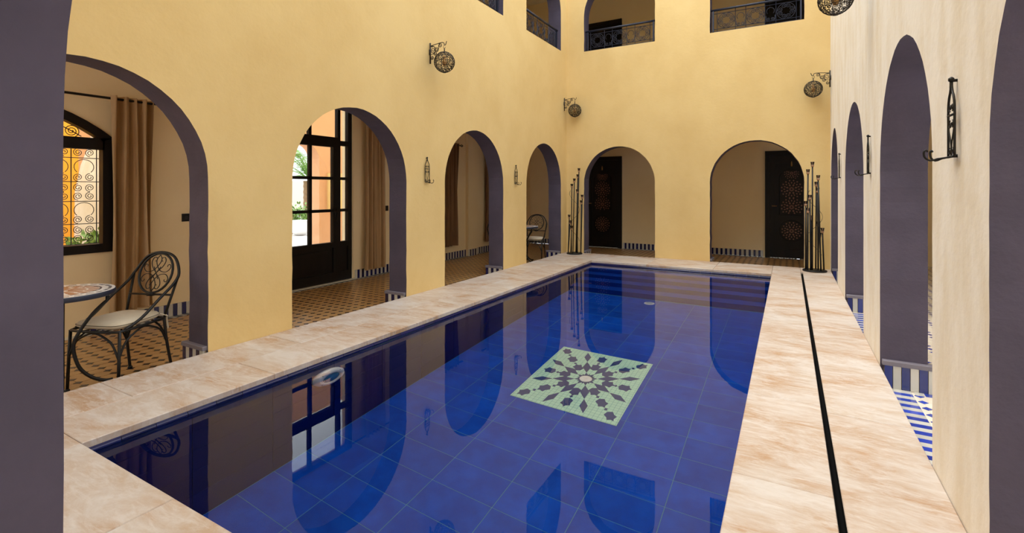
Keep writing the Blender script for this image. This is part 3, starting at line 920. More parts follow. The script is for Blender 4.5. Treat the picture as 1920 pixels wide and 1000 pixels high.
# ---------------------------------------------------------------- outside the glazed door
gt = MB().box(-26, CX_L - 0.25, -4, 24, FZ - 0.12, FZ - 0.02)
tag(gt.build('ground', M['paving_white']), 'pale sunlit paving outside the garden door', None, None, 'structure')
XA = -8.5
wall('wall_arcade', lambda s, n, z: (XA - n, s, z), 2.9, 12.0, FZ, 3.2, 0.35,
     [arch_pts(6.22, 6.86, 1.88, 0.33, FZ)], [], M['peach'], M['peach'])
wl = MB(); wl.box(XA - 0.01, XA + 0.05, 7.05, 7.5, 0.85, 1.62)
tag(wl.build('trim_30', M['yellow']), None, None, None, 'structure')
MB()
tag(MB().box(XA - 0.35, XA, -4, 2.9, FZ, 3.2).build('wall_terrace', M['amber_wall']), None, None, None, 'structure')
tag(MB().prism([(2.84, FZ), (2.86, 1.25), (2.92, 1.6), (3.03, 1.95), (3.03, 3.2), (3.7, 3.2), (3.7, FZ)], XA + 0.002, XA + 0.12, mtx=Matrix(((0, 0, 1, 0), (1, 0, 0, 0), (0, 1, 0, 0), (0, 0, 0, 1)))).build('wall_pale_reflection', M['pale']), None, None, None, 'structure')  # slanted pale slab standing in for the bright reflection across the window pane
tag(MB().box(-24, -23.7, 8, 21, FZ, 1.75).build('wall_garden', M['beige']), None, None, None, 'structure')
pw_ = thing('planter_wall', (-14.2, 11.4, FZ), 'low tan garden planter wall beyond the glazed door', 'planter')
MB().bbox(-0.15, 0.15, -2.2, 2.2, 0, 0.34, 0.03).build('wall_block', M['planter'], pw_)

pot = thing('garden_pot', (-13.4, 10.1, FZ), 'white rounded garden pot on the sunlit paving outside', 'pot')
MB().lathe([(0.16, 0), (0.28, 0.10), (0.34, 0.28), (0.30, 0.42), (0.33, 0.45), (0.28, 0.45), (0.24, 0.36)], 24).build('pot_body', M['plastic_white'], pot, True)
MB().lathe([(0.27, 0.34), (0.1, 0.37), (0.01, 0.38)], 16).build('soil', M['bark'], pot, True)
def leaf_ball(mb, cx_, cy_, cz_, R, n_, s_):
    for _ in range(n_):
        d_ = Vector((random.gauss(0, 1), random.gauss(0, 1), random.gauss(0, 1))).normalized()
        c_ = Vector((cx_, cy_, cz_)) + Vector((d_.x * R, d_.y * R, d_.z * R)) * random.uniform(0.4, 1)
        t_ = Vector((random.gauss(0, 1), random.gauss(0, 1), random.gauss(0.4, 1))).normalized()
        b_ = t_.cross(d_).normalized()
        mb.add([c_, c_ + t_ * s_ * 0.5 + b_ * s_ * 0.22, c_ + t_ * s_, c_ + t_ * s_ * 0.5 - b_ * s_ * 0.22], [(0, 1, 2, 3)])
bu = thing('leafy_bush', (-15.4, 11.6, FZ - 0.02), 'green leafy bush behind the low planter wall outside', 'bush')
fb = MB()
for q in range(5): leaf_ball(fb, random.uniform(-0.2, 0.2), -0.9 + q * 0.5, 0.45, 0.5, 260, 0.16)
tag(fb.build('foliage', M['leaf'], bu), None, None, None, 'stuff')
sb = MB()
for q in range(8): sb.tube([(0, -0.9 + q * 0.26, 0), (random.uniform(-.2, .2), -0.9 + q * 0.26, 0.6)], 0.012, 4)
sb.build('stem', M['bark'], bu)
tp = thing('terrace_shrub', (-7.75, 2.78, FZ - 0.02), 'green shrub seen through the iron grille of the arched window', 'shrub')
fb = MB(); leaf_ball(fb, 0, 0, 0.62, 0.30, 260, 0.13)
tag(fb.build('foliage', M['leaf'], tp), None, None, None, 'stuff')
for q in range(5): MB().tube([(0, 0, 0), (random.uniform(-.15, .15), random.uniform(-.15, .15), 0.6)], 0.01, 4).build('stem', M['bark'], tp)
pa = thing('palm_tree', (-17.9, 13.9, FZ), 'green date palm seen through the glazed garden door', 'palm tree')
tk = MB()
tk.lathe([(0.20 + 0.02 * (i % 2), i * 0.12) for i in range(16)], 12)
tk.build('trunk', M['bark'], pa, True)
frd = {}
def frond(L_, droop):
    mb = MB()
    pts = [Vector((L_ * t, 0, droop * 0.55 * sin(t * 2.2) * L_ * 0.5 - droop * t ** 2.4 * L_ * 0.6)) for t in [i / 14 for i in range(15)]]
    mb.tube(pts, [0.022 * (1 - i / 15) + 0.004 for i in range(15)], 4)
    for i in range(2, 15):
        for sg in (-1, 1):
            for h_ in (0, 0.5):
                if i + h_ > 14: continue
                p = pts[i] if h_ == 0 else (pts[i] + pts[i - 1]) / 2
                l_ = 0.42 * sin(pi * min(1, (i + 2) / 17)) + 0.1
                e = p + Vector((0.22, sg * l_, -0.10))
                mb.add([p, p + Vector((0.05, 0, 0)), e], [(0, 1, 2)])
    return mb.mesh('frond', M['leaf'])
f1, f2 = frond(2.3, 0.9), frond(2.0, 0.5)
for q in range(22):
    o = link('frond', f1 if q % 2 else f2, pa, (0, 0, 1.85))
    o.rotation_euler = (0, -radians(random.uniform(-5, 62)), 2 * pi * q / 22 * 2.6)

# ---------------------------------------------------------------- curtains and rods
def curtain(label, y0_, y1_, z0_, z1_, xw, mt_, folds, group, flare=1.08):
    root = thing('curtain', (xw, (y0_ + y1_) / 2, z0_), label, 'curtain', group)
    nu, nv = folds * 10, 14
    hw = (y1_ - y0_) / 2; H_ = z1_ - z0_
    vs = []
    for j in range(nv + 1):
        t = j / nv
        wsc = flare + (1 - flare) * t
        wsc -= 0.05 * sin(pi * t)
        for i in range(nu + 1):
            u_ = i / nu
            am = 0.058 * (0.75 + 0.25 * sin(u_ * 7 + 1))
            yy = -hw * wsc + 2 * hw * wsc * u_ + 0.008 * sin(t * 5 + u_ * 9)
            xx = am * sin(2 * pi * folds * u_ + 0.5 * sin(3 * t + u_ * 4)) + 0.012 * sin(5 * pi * folds * u_ + 2 * t)
            vs.append((xx, yy, H_ * t))
    fs = []
    for j in range(nv):
        for i in range(nu):
            a = j * (nu + 1) + i
            fs.append((a, a + 1, a + nu + 2, a + nu + 1))
    n_ = len(vs)
    vs2 = [(x_ - 0.004, y_, z_) for x_, y_, z_ in vs]
    mb = MB().add(vs + vs2, fs + [tuple(n_ + q for q in reversed(f)) for f in fs])
    mb.build('cloth', mt_, root, True)
    hm = MB()
    hm.tube([(v[0] + 0.001, v[1], 0.02) for v in vs[:nu + 1]], 0.004, 4)
    hm.build('hem', mt_, root)
    return root
CW = CX_L + 0.10
G = 'floor length curtains in the left corridor'
curtain('tan curtain beside the arched grille window', 2.27, 2.63, 0.03, 2.215, CW + 0.03, M['curtain'], 4, G)
curtain('tan curtain right of the glazed garden door', 5.68, 6.12, -0.03, 2.60, CW, M['curtain'], 5, G)
curtain('brown curtain under the small dark finial, seen in the third arch', 7.70, 8.20, 0.13, 2.22, CW, M['curtain_brown'], 4, G)
curtain('narrow brown curtain past the pilaster, at the edge of the third arch', 9.28, 9.75, 0.10, 2.22, CW, M['curtain_brown'], 4, G)
def rod(label, ya, yb, z, xw, ends):
    root = thing('curtain_rod', (xw, ya, z), label, 'curtain rod')
    MB().tube([(0, 0, 0), (0, yb - ya, 0)], 0.0125, 8).build('pole', M['iron'], root, True)
    for yy in (0.3, yb - ya - 0.12):
        b_ = MB(); b_.tube([(0, yy, 0), (-(xw - CX_L) + 0.002, yy, 0)], 0.008, 6); b_.box(-(xw - CX_L) + 0.001, -(xw - CX_L) + 0.008, yy - 0.02, yy + 0.02, -0.04, 0.04)
        b_.build('wall_bracket', M['iron'], root)
    for e in ends:
        o = e * (yb - ya); sg = 1 if e else -1
        fn = MB()
        for q in range(4):
            a = pi / 2 * q + 0.4
            c1 = (0.028 * cos(a), o + sg * 0.055, 0.028 * sin(a))
            fn.tube([(0, o + sg * 0.01, 0), c1, (0, o + sg * 0.105, 0)], 0.004, 5)
            a2 = a + pi / 2
            fn.tube([c1, (0.028 * cos(a2), o + sg * 0.055, 0.028 * sin(a2))], 0.0035, 5)
        fn.lathe([(0.012, -0.006), (0.012, 0.006), (0.004, 0.010)], 8, axis=Matrix.Translation((0, o, 0)) @ Matrix.Rotation(-sg * pi / 2, 4, 'X'))
        fn.build('finial', M['iron'], root)
    return root
rod('black curtain rod with openwork finial above the arched window', 0.0, 2.75, 2.185, CW + 0.03, (0, 1))
rod('black curtain rod above the glazed garden door', 3.4, 6.2, 2.575, CW, (0, 1))
rod('short dark curtain rod behind the third arch', 7.2, 8.28, 2.185, CW, (0, 1))
rod('dark curtain rod past the pilaster in the left corridor', 9.2, 10.9, 2.185, CW, (0, 1))

# sockets
for lab, y_, z_, w_ in (('small dark wall socket beside the arched window curtain', 3.03, 0.95, 0.085), ('wide dark switch plate beside the garden door curtain', 6.21, 0.95, 0.15)):
    t = thing('wall_socket', (CX_L, y_, z_), lab, 'socket')
    MB().box(0.0005, 0.012, -w_ / 2, w_ / 2, -0.045, 0.045).build('plate', M['dark_wood'], t)
    MB().lathe([(0.020, 0.012), (0.018, 0.015), (0.008, 0.013)], 12, axis=Matrix.Rotation(pi / 2, 4, 'Y')).build('insert', M['iron'], t)

# ---------------------------------------------------------------- garden chairs and tables
def make_chair():
    t = thing('chair', (0, 0, 0), 'x', 'chair', 'wrought iron chairs in the left corridor')
    I = M['iron']
    W, D, S = 0.20, 0.205, 0.43      # half width, half depth (front is -y), seat height
    sf = MB()
    fwd = [(-W, -D), (W, -D), (W * 0.92, D), (-W * 0.92, D)]
    loop = cr([(-W * 0.8, -D, S), (0, -D - 0.012, S), (W * 0.8, -D, S), (W, -D * 0.8, S), (W, 0, S), (W * 0.88, D * 0.85, S), (W * 0.75, D, S),
               (0, D, S), (-W * 0.75, D, S), (-W * 0.88, D * 0.85, S), (-W, 0, S), (-W, -D * 0.8, S)], 4, True)
    sf.tube(loop, 0.0095, 7, closed=True)
    for q in (-0.08, 0, 0.08): sf.tube([(q, -D, S), (q, D, S)], 0.005, 5)
    sf.build('seat_frame', I, t, True)
    for sx in (-1, 1):
        l = MB(); l.tube([(sx * W, -D * 0.93, S), (sx * W * 1.02, -D * 0.97, 0.24), (sx * W * 1.03, -D * 1.02, 0.004)], 0.0105, 7)
        l.lathe([(0.016, 0), (0.016, 0.012), (0.009, 0.02)], 8, sx * W * 1.03, -D * 1.02)
        l.build('leg', I, t, True)
        l = MB(); l.tube(cr([(sx * 0.171, D * 0.97, S), (sx * 0.178, D + 0.012, 0.24), (sx * 0.190, D + 0.050, 0.004)], 5), 0.0105, 7)
        l.lathe([(0.016, 0), (0.016, 0.012), (0.009, 0.02)], 8, sx * 0.190, D + 0.050)
        l.build('leg', I, t, True)
    br_ = MB()
    def arc(p, q, top, low):
        p, q = Vector(p), Vector(q)
        m_ = (p + q) / 2
        pts = [p + Vector((0, 0, low)), p.lerp(q, 0.12) + Vector((0, 0, low + 0.10)), p.lerp(q, 0.28) + Vector((0, 0, top - 0.03)), m_ + Vector((0, 0, top)),
               p.lerp(q, 0.72) + Vector((0, 0, top - 0.03)), p.lerp(q, 0.88) + Vector((0, 0, low + 0.10)), q + Vector((0, 0, low))]
        br_.tube(cr(pts, 4), 0.0075, 6)
    A, B, C, D_ = (-W * 1.01, -D * 0.98, 0), (W * 1.01, -D * 0.98, 0), (0.178, D + 0.010, 0), (-0.178, D + 0.010, 0)
    for p, q in ((A, B), (B, C), (C, D_), (D_, A)): arc(p, q, S - 0.012, 0.24)
    br_.build('brace', I, t, True)
    # bentwood-like hoop: front corner, back and over the top, to the other front corner
    hp = MB()
    half = [(W, -D * 0.75, S + 0.005), (W * 1.05, -D * 0.15, S + 0.06), (0.214, D * 0.55, S + 0.165), (0.212, D + 0.045, S + 0.26), (0.198, D + 0.105, S + 0.335), (0.125, D + 0.142, S + 0.448), (0, D + 0.15, S + 0.483)]
    full = half + [(-x_, y_, z_) for x_, y_, z_ in reversed(half[:-1])]
    hp.tube(cr(full, 6), 0.0105, 8)
    hp.build('hoop', I, t, True)
    ps = MB()
    for sx in (-1, 1): ps.tube([(sx * 0.171, D * 0.97, S), (sx * 0.203, D + 0.098, S + 0.32)], 0.0095, 7)
    zb = S + 0.165
    ps.tube([(-0.187, D + 0.045, zb), (0.187, D + 0.045, zb)], 0.008, 6)
    ps.build('back_post', I, t, True)
    # medallion
    md = MB(); R_ = 0.146; zc0 = S + 0.325
    tilt = lambda x_, z_: (x_, D + 0.045 + (z_ + R_) * 0.34, zc0 + z_ * 1.02)
    ovl = [tilt(R_ * cos(a), R_ * sin(a)) for a in [2 * pi * i / 28 for i in range(28)]]
    md.tube(ovl, 0.009, 6, closed=True)
    md.box(-0.025, 0.025, D + 0.033, D + 0.058, zb - 0.012, zb + 0.018)
    o = md.build('medallion', I, t, True)
    sc = MB()
    for mz in (-1, 1):
        for mxx in (-1, 1):
            pts = [(-0.03 * mxx, -0.045 * mz), (0.0, 0.0), (0.045 * mxx, 0.045 * mz), (0.062 * mxx, 0.085 * mz), (0.048 * mxx, 0.115 * mz), (0.024 * mxx, 0.112 * mz), (0.022 * mxx, 0.092 * mz), (0.034 * mxx, 0.088 * mz)]
            sc.tube([tilt(p.x, p.y) for p in cr([(a, b, 0) for a, b in pts], 4)], 0.0034, 4)
            pts = [(0, 0.135 * mz), (-0.022 * mxx, 0.10 * mz), (-0.008 * mxx, 0.06 * mz), (0.03 * mxx, 0.018 * mz), (0.085 * mxx, 0.008 * mz), (0.118 * mxx, 0.035 * mz), (0.112 * mxx, 0.062 * mz), (0.092 * mxx, 0.060 * mz), (0.090 * mxx, 0.046 * mz)]
            sc.tube([tilt(p.x, p.y) for p in cr([(a, b, 0) for a, b in pts], 4)], 0.0034, 4)
    sc.build('scrollwork', I, o, True)
    # cushion, tied on
    cu = MB(); n_ = 28; prof = [(0.90, 0.0), (1.0, 0.018), (1.0, 0.028), (0.93, 0.044), (0.6, 0.054), (0.15, 0.056)]
    vs = []
    for s_, z_ in prof:
        for k_ in range(n_):
            a = 2 * pi * k_ / n_
            ca, sa = cos(a), sin(a)
            e_ = 0.42
            px_ = (abs(ca) ** e_) * (1 if ca > 0 else -1) * W * 1.0 * s_
            py_ = (abs(sa) ** e_) * (1 if sa > 0 else -1) * D * 1.0 * s_
            px_ *= 0.95 - 0.07 * (py_ / D)
            vs.append((px_, py_, S + 0.010 + z_))
    fs = [tuple(range(n_ - 1, -1, -1)), tuple((len(prof) - 1) * n_ + k_ for k_ in range(n_))]
    for i in range(len(prof) - 1):
        for k_ in range(n_): fs.append((i * n_ + k_, i * n_ + (k_ + 1) % n_, (i + 1) * n_ + (k_ + 1) % n_, (i + 1) * n_ + k_))
    cu.add(vs, fs)
    c_ = cu.build('seat_cushion', M['cushion'], t, True)
    c_['label'] = 'cream cloth seat cushion tied to the rear legs'
    pi_ = MB(); pi_.tube([Vector(v) * 1.0 for v in vs[2 * n_:3 * n_]], 0.0025, 4, closed=True)
    pi_.build('piping', M['piping'], c_)
    for sx in (-1, 1):
        ti = MB(); x_, y_ = sx * 0.171, D * 0.99
        ti.tube(cr([(x_ - 0.02 * sx, y_ - 0.02, S + 0.03), (x_ + 0.014 * sx, y_ + 0.006, S + 0.015), (x_ + 0.005 * sx, y_ + 0.016, S - 0.01), (x_ + 0.012 * sx, y_ + 0.02, S - 0.09)], 4), [0.006] * 12 + [0.003], 4)
        ti.build('tie', M['cushion'], c_)
    return t

def make_table():
    t = thing('bistro_table', (0, 0, 0), 'x', 'table', 'round mosaic tables in the left corridor')
    R_ = 0.285; zt = 0.73
    tp = MB().lathe([(R_ - 0.004, zt - 0.034), (R_, zt - 0.03), (R_, zt - 0.004), (R_ - 0.003, zt)], 48)
    o = tp.build('table_top', M['navy_iron'], t, True)
    def ringp(r0, r1, n_, frac, m_, name, z_=zt):
        me = MB()
        a = pi / n_ * frac
        me.prism([(r0 * cos(-a), r0 * sin(-a)), (r1 * cos(-a), r1 * sin(-a)), (r1 * cos(a), r1 * sin(a)), (r0 * cos(a), r0 * sin(a))], z_ - 0.001, z_ + 0.0022)
        mm = me.mesh(name, m_)
        for q in range(n_):
            c = link(name, mm, o); c.rotation_euler = (0, 0, 2 * pi * q / n_)
    MB().lathe([(R_ - 0.006, zt), (R_ - 0.006, zt + 0.0008)], 48).build('mosaic_bed', M['table_white'], o)
    ringp(R_ - 0.022, R_ - 0.006, 30, 0.92, M['table_white'], 'mosaic_stone')
    ringp(R_ - 0.042, R_ - 0.025, 24, 0.60, M['table_dark'], 'mosaic_stone')
    ringp(R_ - 0.075, R_ - 0.046, 24, 0.90, M['table_white'], 'mosaic_stone')
    ringp(R_ - 0.090, R_ - 0.078, 24, 0.85, M['table_dark'], 'mosaic_stone')
    ringp(R_ - 0.150, R_ - 0.094, 16, 0.62, M['table_brown'], 'mosaic_stone')
    ringp(0.03, 0.125, 12, 0.62, M['table_brown'], 'mosaic_stone')
    fr_ = MB()
    fr_.tube([(0.16 * cos(a), 0.16 * sin(a), zt - 0.045) for a in [2 * pi * q / 20 for q in range(20)]], 0.008, 5, closed=True)
    fr_.build('ring_frame', M['iron'], t, True)
    for q in range(4):
        a = pi / 2 * q + TABLE_A
        ca, sa = cos(a), sin(a)
        P = [(0.235, zt - 0.034), (0.235, zt - 0.09), (0.16, zt - 0.17), (0.085, 0.44), (0.055, 0.34), (0.085, 0.20), (0.15, 0.115), (0.22, 0.075), (0.265, 0.072)]
        pts = cr([(r_ * ca, r_ * sa, z_) for r_, z_ in P[1:]], 5)
        l = MB(); l.tube([(P[0][0] * ca, P[0][0] * sa, P[0][1])] + pts, 0.0115, 7)
        l.tube([(0.235 * ca, 0.235 * sa, 0.075), (0.238 * ca, 0.238 * sa, 0.0)], 0.010, 7)
        l.build('leg', M['iron'], t, True)
    return t
TABLE_A = 1.25
ch0 = make_chair()
# the first chair: front faces the table
def put_chair(o, x, y, fwd, label):
    o.location = (x, y, FZ)
    o.rotation_euler = (0, 0, atan2(fwd[1], fwd[0]) + pi / 2)
    o['label'] = label
put_chair(ch0, -4.292, 1.71, (0.356, -0.934), 'black iron chair with oval scroll back, in the nearest arch by the curtain')
ch1 = copy_tree(ch0); put_chair(ch1, -4.36, 8.55, (0.25, -0.97), 'black iron chair facing out of the small fourth arch, behind its table')
ch2 = copy_tree(ch0); put_chair(ch2, -4.30, 7.36, (-0.1, 1), 'black iron chair half hidden by the pier at the fourth arch')
tb0 = make_table(); tb0.location = (-4.27, 1.37, FZ); tb0['label'] = 'round mosaic topped iron table in the nearest arch, cut by the grey pillar'
tb1 = copy_tree(tb0); tb1.location = (-4.36, 8.12, FZ); tb1['label'] = 'small round mosaic table in the fourth arch, before a chair'

# ---------------------------------------------------------------- wall lanterns
def make_lantern():
    """origin on the wall, arm runs along +x"""
    t = thing('wall_lantern', (0, 0, 0), 'x', 'lantern', 'woven wire ball lanterns on the courtyard walls')
    I = M['rust_iron']
    b_ = MB(); b_.tube([(0.016, 0, -0.13), (0.016, 0, 0.13)], 0.0095, 8); b_.box(0.0, 0.016, -0.008, 0.008, -0.02, 0.05)
    b_.build('wall_bar', I, t, True)
    a_ = MB()
    P3 = lambda pts: [(p[0], 0, p[1]) for p in pts]
    a_.tube(cr([(0.016, 0, 0.092), (0.13, 0, 0.106), (0.205, 0, 0.110), (0.232, 0, 0.098), (0.236, 0, 0.078), (0.252, 0, 0.072), (0.262, 0, 0.09), (0.272, 0, 0.118)], 4), 0.005, 5)
    a_.tube(P3(spiral(0.062, 0.035, 0.048, 0.008, 2.2, -1.9)), 0.0042, 5)
    a_.tube(P3(spiral(0.118, 0.040, 0.028, 0.006, -2.4, 1.8)), 0.0038, 5)
    a_.tube(P3(spiral(0.172, 0.078, 0.028, 0.006, 2.4, -1.8)), 0.0038, 5)
    a_.tube(P3(spiral(0.092, -0.012, 0.026, 0.006, 1.0, -1.8)), 0.0038, 5)
    a_.tube(P3(spiral(0.044, -0.062, 0.024, 0.006, 1.6, -1.8)), 0.0038, 5)
    a_.tube(cr([(0.016, 0, 0.085), (0.07, 0, 0.083), (0.09, 0, 0.045), (0.08, 0, -0.01), (0.016, 0, -0.014)], 5), 0.0042, 5)
    a_.tube(cr([(0.09, 0, 0.02), (0.13, 0, 0.01), (0.147, 0, 0.04), (0.15, 0, 0.085), (0.17, 0, 0.106)], 5), 0.0042, 5)
    a_.build('scroll_arm', I, t, True)
    cz = -0.138; cx_ = 0.238; R_ = 0.128
    h_ = MB(); h_.tube(cr([(0.236, 0, 0.078), (0.222, 0, 0.05), (0.238, 0, 0.03), (0.254, 0, 0.05)], 4), 0.003, 4)
    h_.tube([(cx_, 0, 0.035), (cx_, 0, cz + R_ - 0.01)], 0.007, 6)
    h_.build('hanger', I, t, True)
    gl_ = MB()
    rg = random.Random(11)
    N_ = 140
    for k_ in range(N_):
        zz = 1 - 2 * (k_ + 0.5) / N_
        ph = k_ * 2.39996
        d_ = Vector((sqrt(1 - zz * zz) * cos(ph), sqrt(1 - zz * zz) * sin(ph), zz))
        u_ = d_.orthogonal().normalized(); v_ = d_.cross(u_)
        rr = rg.uniform(0.014, 0.024)
        tt = 2 * pi * rg.random()
        pts = []
        for s_ in range(13):
            a = tt + s_ / 12 * 2 * pi * 1.25
            r_ = rr * (1 - 0.55 * s_ / 12)
            p = d_ * R_ + u_ * r_ * cos(a) + v_ * r_ * sin(a)
            pts.append(Vector((cx_, 0, cz)) + p.normalized() * R_ * rg.uniform(0.985, 1.0))
        gl_.tube(pts, 0.0030, 3, caps=False)
    for k_ in range(5):
        ax_ = Vector((cos(pi * k_ / 5), sin(pi * k_ / 5), 0))
        gl_.tube([Vector((cx_, 0, cz)) + (ax_ * cos(a) + Vector((0, 0, 1)) * sin(a)) * R_ for a in [2 * pi * q / 24 for q in range(24)]], 0.0026, 4, closed=True)
    for z_ in (-0.06, 0.0, 0.06):
        r_ = sqrt(R_ ** 2 - z_ ** 2)
        gl_.tube([(cx_ + r_ * cos(a), r_ * sin(a), cz + z_) for a in [2 * pi * q / 24 for q in range(24)]], 0.0024, 4, closed=True)
    gl_.lathe([(0.022, cz - R_ - 0.004), (0.026, cz - R_ + 0.002), (0.012, cz - R_ + 0.006)], 10, cx_, 0)
    s_ = gl_.build('wire_globe', I, t, True)
    bu_ = MB().lathe([(0.010, cz + 0.075), (0.014, cz + 0.06), (0.014, cz + 0.03), (0.026, cz + 0.005), (0.028, cz - 0.02), (0.016, cz - 0.045), (0.003, cz - 0.05)], 12, cx_, 0)
    bu_.build('bulb', M['brass'], t, True)
    return t
la = make_lantern()
def put(o, loc, rz, label):
    o.location = loc; o.rotation_euler = (0, 0, rz); o['label'] = label
put(la, (XL, 4.849, 2.99), 0, 'wire ball lantern on the left wall between second and third arches')
l2 = copy_tree(la); put(l2, (XL, 9.09, 2.99), 0, 'small wire ball lantern in the far left corner of the courtyard')
l3 = copy_tree(la); put(l3, (XR, 9.06, 3.0), pi, 'wire ball lantern in the far right corner, above the candle stand')
l4 = copy_tree(la); put(l4, (XR, 4.85, 2.99), pi, 'large wire ball lantern at the top edge on the pale right wall')

# ---------------------------------------------------------------- iron hook sconces
def make_sconce():
    """origin at the wall, panel in the y-z plane, hooks along +x; height 0.30"""
    t = thing('hook_sconce', (0, 0, 0), 'x', 'wall sconce', 'scrolled iron hook sconces on the courtyard piers')
    I = M['iron']; X_ = 0.018; w = 0.042
    f_ = MB()
    P3 = lambda pts: [(X_, p[0], p[1]) for p in pts]
    f_.tube(cr(P3([(-w, -0.15), (-w, -0.04), (-w, 0.045), (-w * 0.72, 0.085), (-0.012, 0.112), (0, 0.15)]), 4), 0.0045, 5)
    f_.tube(cr(P3([(w, -0.15), (w, -0.04), (w, 0.045), (w * 0.72, 0.085), (0.012, 0.112), (0, 0.15)]), 4), 0.0045, 5)
    f_.tube(P3([(0, 0.115), (0, 0.150)]), 0.006, 6)
    f_.lathe([(0.004, 0.145), (0.010, 0.150), (0.010, 0.160), (0.003, 0.166)], 8, X_, 0)
    f_.tube(P3([(-w, -0.15), (w, -0.15)]), 0.005, 5); f_.tube(P3([(-w - 0.004, 0.015), (w + 0.004, 0.015)]), 0.005, 5)
    f_.box(0, X_, -0.006, 0.006, -0.153, -0.141); f_.box(0, X_, -0.005, 0.005, 0.146, 0.156)
    f_.build('frame', I, t, True)
    s_ = MB()
    for q in (-1, 1):
        s_.tube(P3(spiral(q * 0.016, 0.045, 0.015, 0.003, -pi / 2, 1.5 * q, 12)), 0.0028, 4)
        s_.tube(P3(spiral(q * 0.017, -0.022, 0.016, 0.003, pi / 2, -1.5 * q, 12)), 0.0028, 4)
        s_.tube(cr(P3([(q * 0.036, 0.010), (q * 0.034, -0.04), (q * 0.004, -0.10), (q * 0.004, -0.148)]), 4), 0.0026, 4)
        s_.tube(P3(spiral(q * 0.022, -0.128, 0.014, 0.003, pi / 2, -1.4 * q, 12)), 0.0026, 4)
    s_.build('scrollwork', I, t, True)
    h_ = MB()
    for q, L_, dy in ((1, 0.088, 0.012), (-1, 0.062, -0.012)):
        pts = [(X_, 0, -0.150)]
        for k_ in range(1, 7):
            u_ = k_ / 7
            pts.append((X_ + L_ * 0.55 * u_, dy * 0.6 * sin(u_ * 2 * pi) * q, -0.150 - 0.008 * u_))
        pts += [(X_ + L_ * 0.75, dy, -0.164), (X_ + L_ * 0.95, dy * 1.3, -0.152), (X_ + L_, dy * 1.5, -0.132), (X_ + L_ * 0.93, dy * 1.6, -0.122), (X_ + L_ * 0.86, dy * 1.6, -0.129)]
        h_.tube(cr(pts, 3), 0.0038, 5)
    h_.build('hook', I, t, True)
    return t
s0_ = make_sconce()
put(s0_, (XL, 4.787, 1.515), 0, 'iron hook sconce on the left wall between second and third arches')
G_ = [((XL, 7.076, 1.515), 0, 'iron hook sconce on the left wall between third and fourth arches'),
      ((XR, 2.535, 1.55), pi, 'large iron hook sconce on the pale pier nearest the camera'),
      ((XR, 4.86, 1.55), pi, 'iron hook sconce on the second pale pier of the right wall'),
      ((XR, 7.45, 1.57), pi, 'small iron hook sconce on the farthest pale pier of the right wall')]
for loc, rz, lab in G_:
    c = copy_tree(s0_); put(c, loc, rz, lab)

# ---------------------------------------------------------------- candle stands in the far corners
def candle_stand(label, loc, rods, rbase, yaw):
    t = thing('candle_stand', loc, label, 'candle stand', 'tall multi rod candle stands in the far corners', yaw)
    MB().lathe([(rbase - 0.004, 0), (rbase, 0.004), (rbase, 0.018), (rbase - 0.006, 0.024)], 36).build('base', M['iron'], t, True)
    n_ = len(rods)
    for i, (dx, h, bx_) in enumerate(rods):
        a = 2.4 * i
        dp = (rbase - 0.025) * 0.85 * sin(a)
        bx_ = max(-rbase + 0.03, min(rbase - 0.03, bx_))
        lim = sqrt(max(0.0, (rbase - 0.03) ** 2 - bx_ ** 2)); dp = max(-lim, min(lim, dp))
        m_ = MB(); m_.tube([(bx_, dp, 0.02), (dx, dp * 0.8, h - 0.055)], 0.0105, 6)
        rodo = m_.build('rod', M['iron'], t, True)
        x_, y_ = dx, dp * 0.8
        c_ = MB().lathe([(0.008, h - 0.06), (0.017, h - 0.055), (0.022, h - 0.04), (0.024, h - 0.028)], 10, x_, y_)
        c_.build('cup', M['rosepink'], rodo, True)
        g_ = MB().lathe([(0.020, h - 0.03), (0.027, h + 0.015), (0.029, h + 0.022), (0.026, h + 0.022), (0.018, h - 0.026)], 10, x_, y_)
        g_.build('glass_cup', M['cup_glass'], rodo, True)
        w_ = MB().lathe([(0.016, h - 0.026), (0.016, h - 0.008), (0.002, h - 0.006)], 8, x_, y_)
        w_.build('tealight', M['cushion'], rodo, True)
    v_ = MB(); hmax = max(r[1] for r in rods)
    pts = [(rbase * 0.62 * cos(q * 0.55), rbase * 0.62 * sin(q * 0.55), 0.25 + q * (hmax * 0.75 - 0.25) / 18) for q in range(19)]
    v_.tube(cr(pts, 3), 0.003, 4)
    v_.build('spiral_tie', M['iron'], t, True)
    return t
k1 = 9.72 / 915 / 5.26
LR = [(205, 90, 185), (197, 150, 180), (155, 192, 140), (140, 243, 135), (188, 297, 188), (237, 350, 232), (228, 405, 232), (110, 545, 90), (118, 600, 92), (135, 655, 128)]
candle_stand('black ten-rod candle stand in the far left corner', (-3.68, 9.0, 0.0007), [((x - 162) * k1, (918 - y) * k1, (b - 162) * k1) for x, y, b in LR], 0.155, 0.50)
k2 = 7.75 / 915 / 4.35
RRr = [(152, 72, 150), (130, 130, 125), (175, 180, 192), (207, 230, 208), (192, 280, 196), (115, 335, 118), (92, 385, 82), (103, 440, 96), (150, 500, 148), (215, 550, 215), (240, 600, 262), (230, 640, 245)]
candle_stand('black twelve-rod candle stand in the far right corner beside the door arch', (0.355, 8.93, 0.0007), [((x - 172) * k2 * 0.85, (935 - y) * k2, (b - 172) * k2 * 0.85) for x, y, b in RRr], 0.165, 0.40)

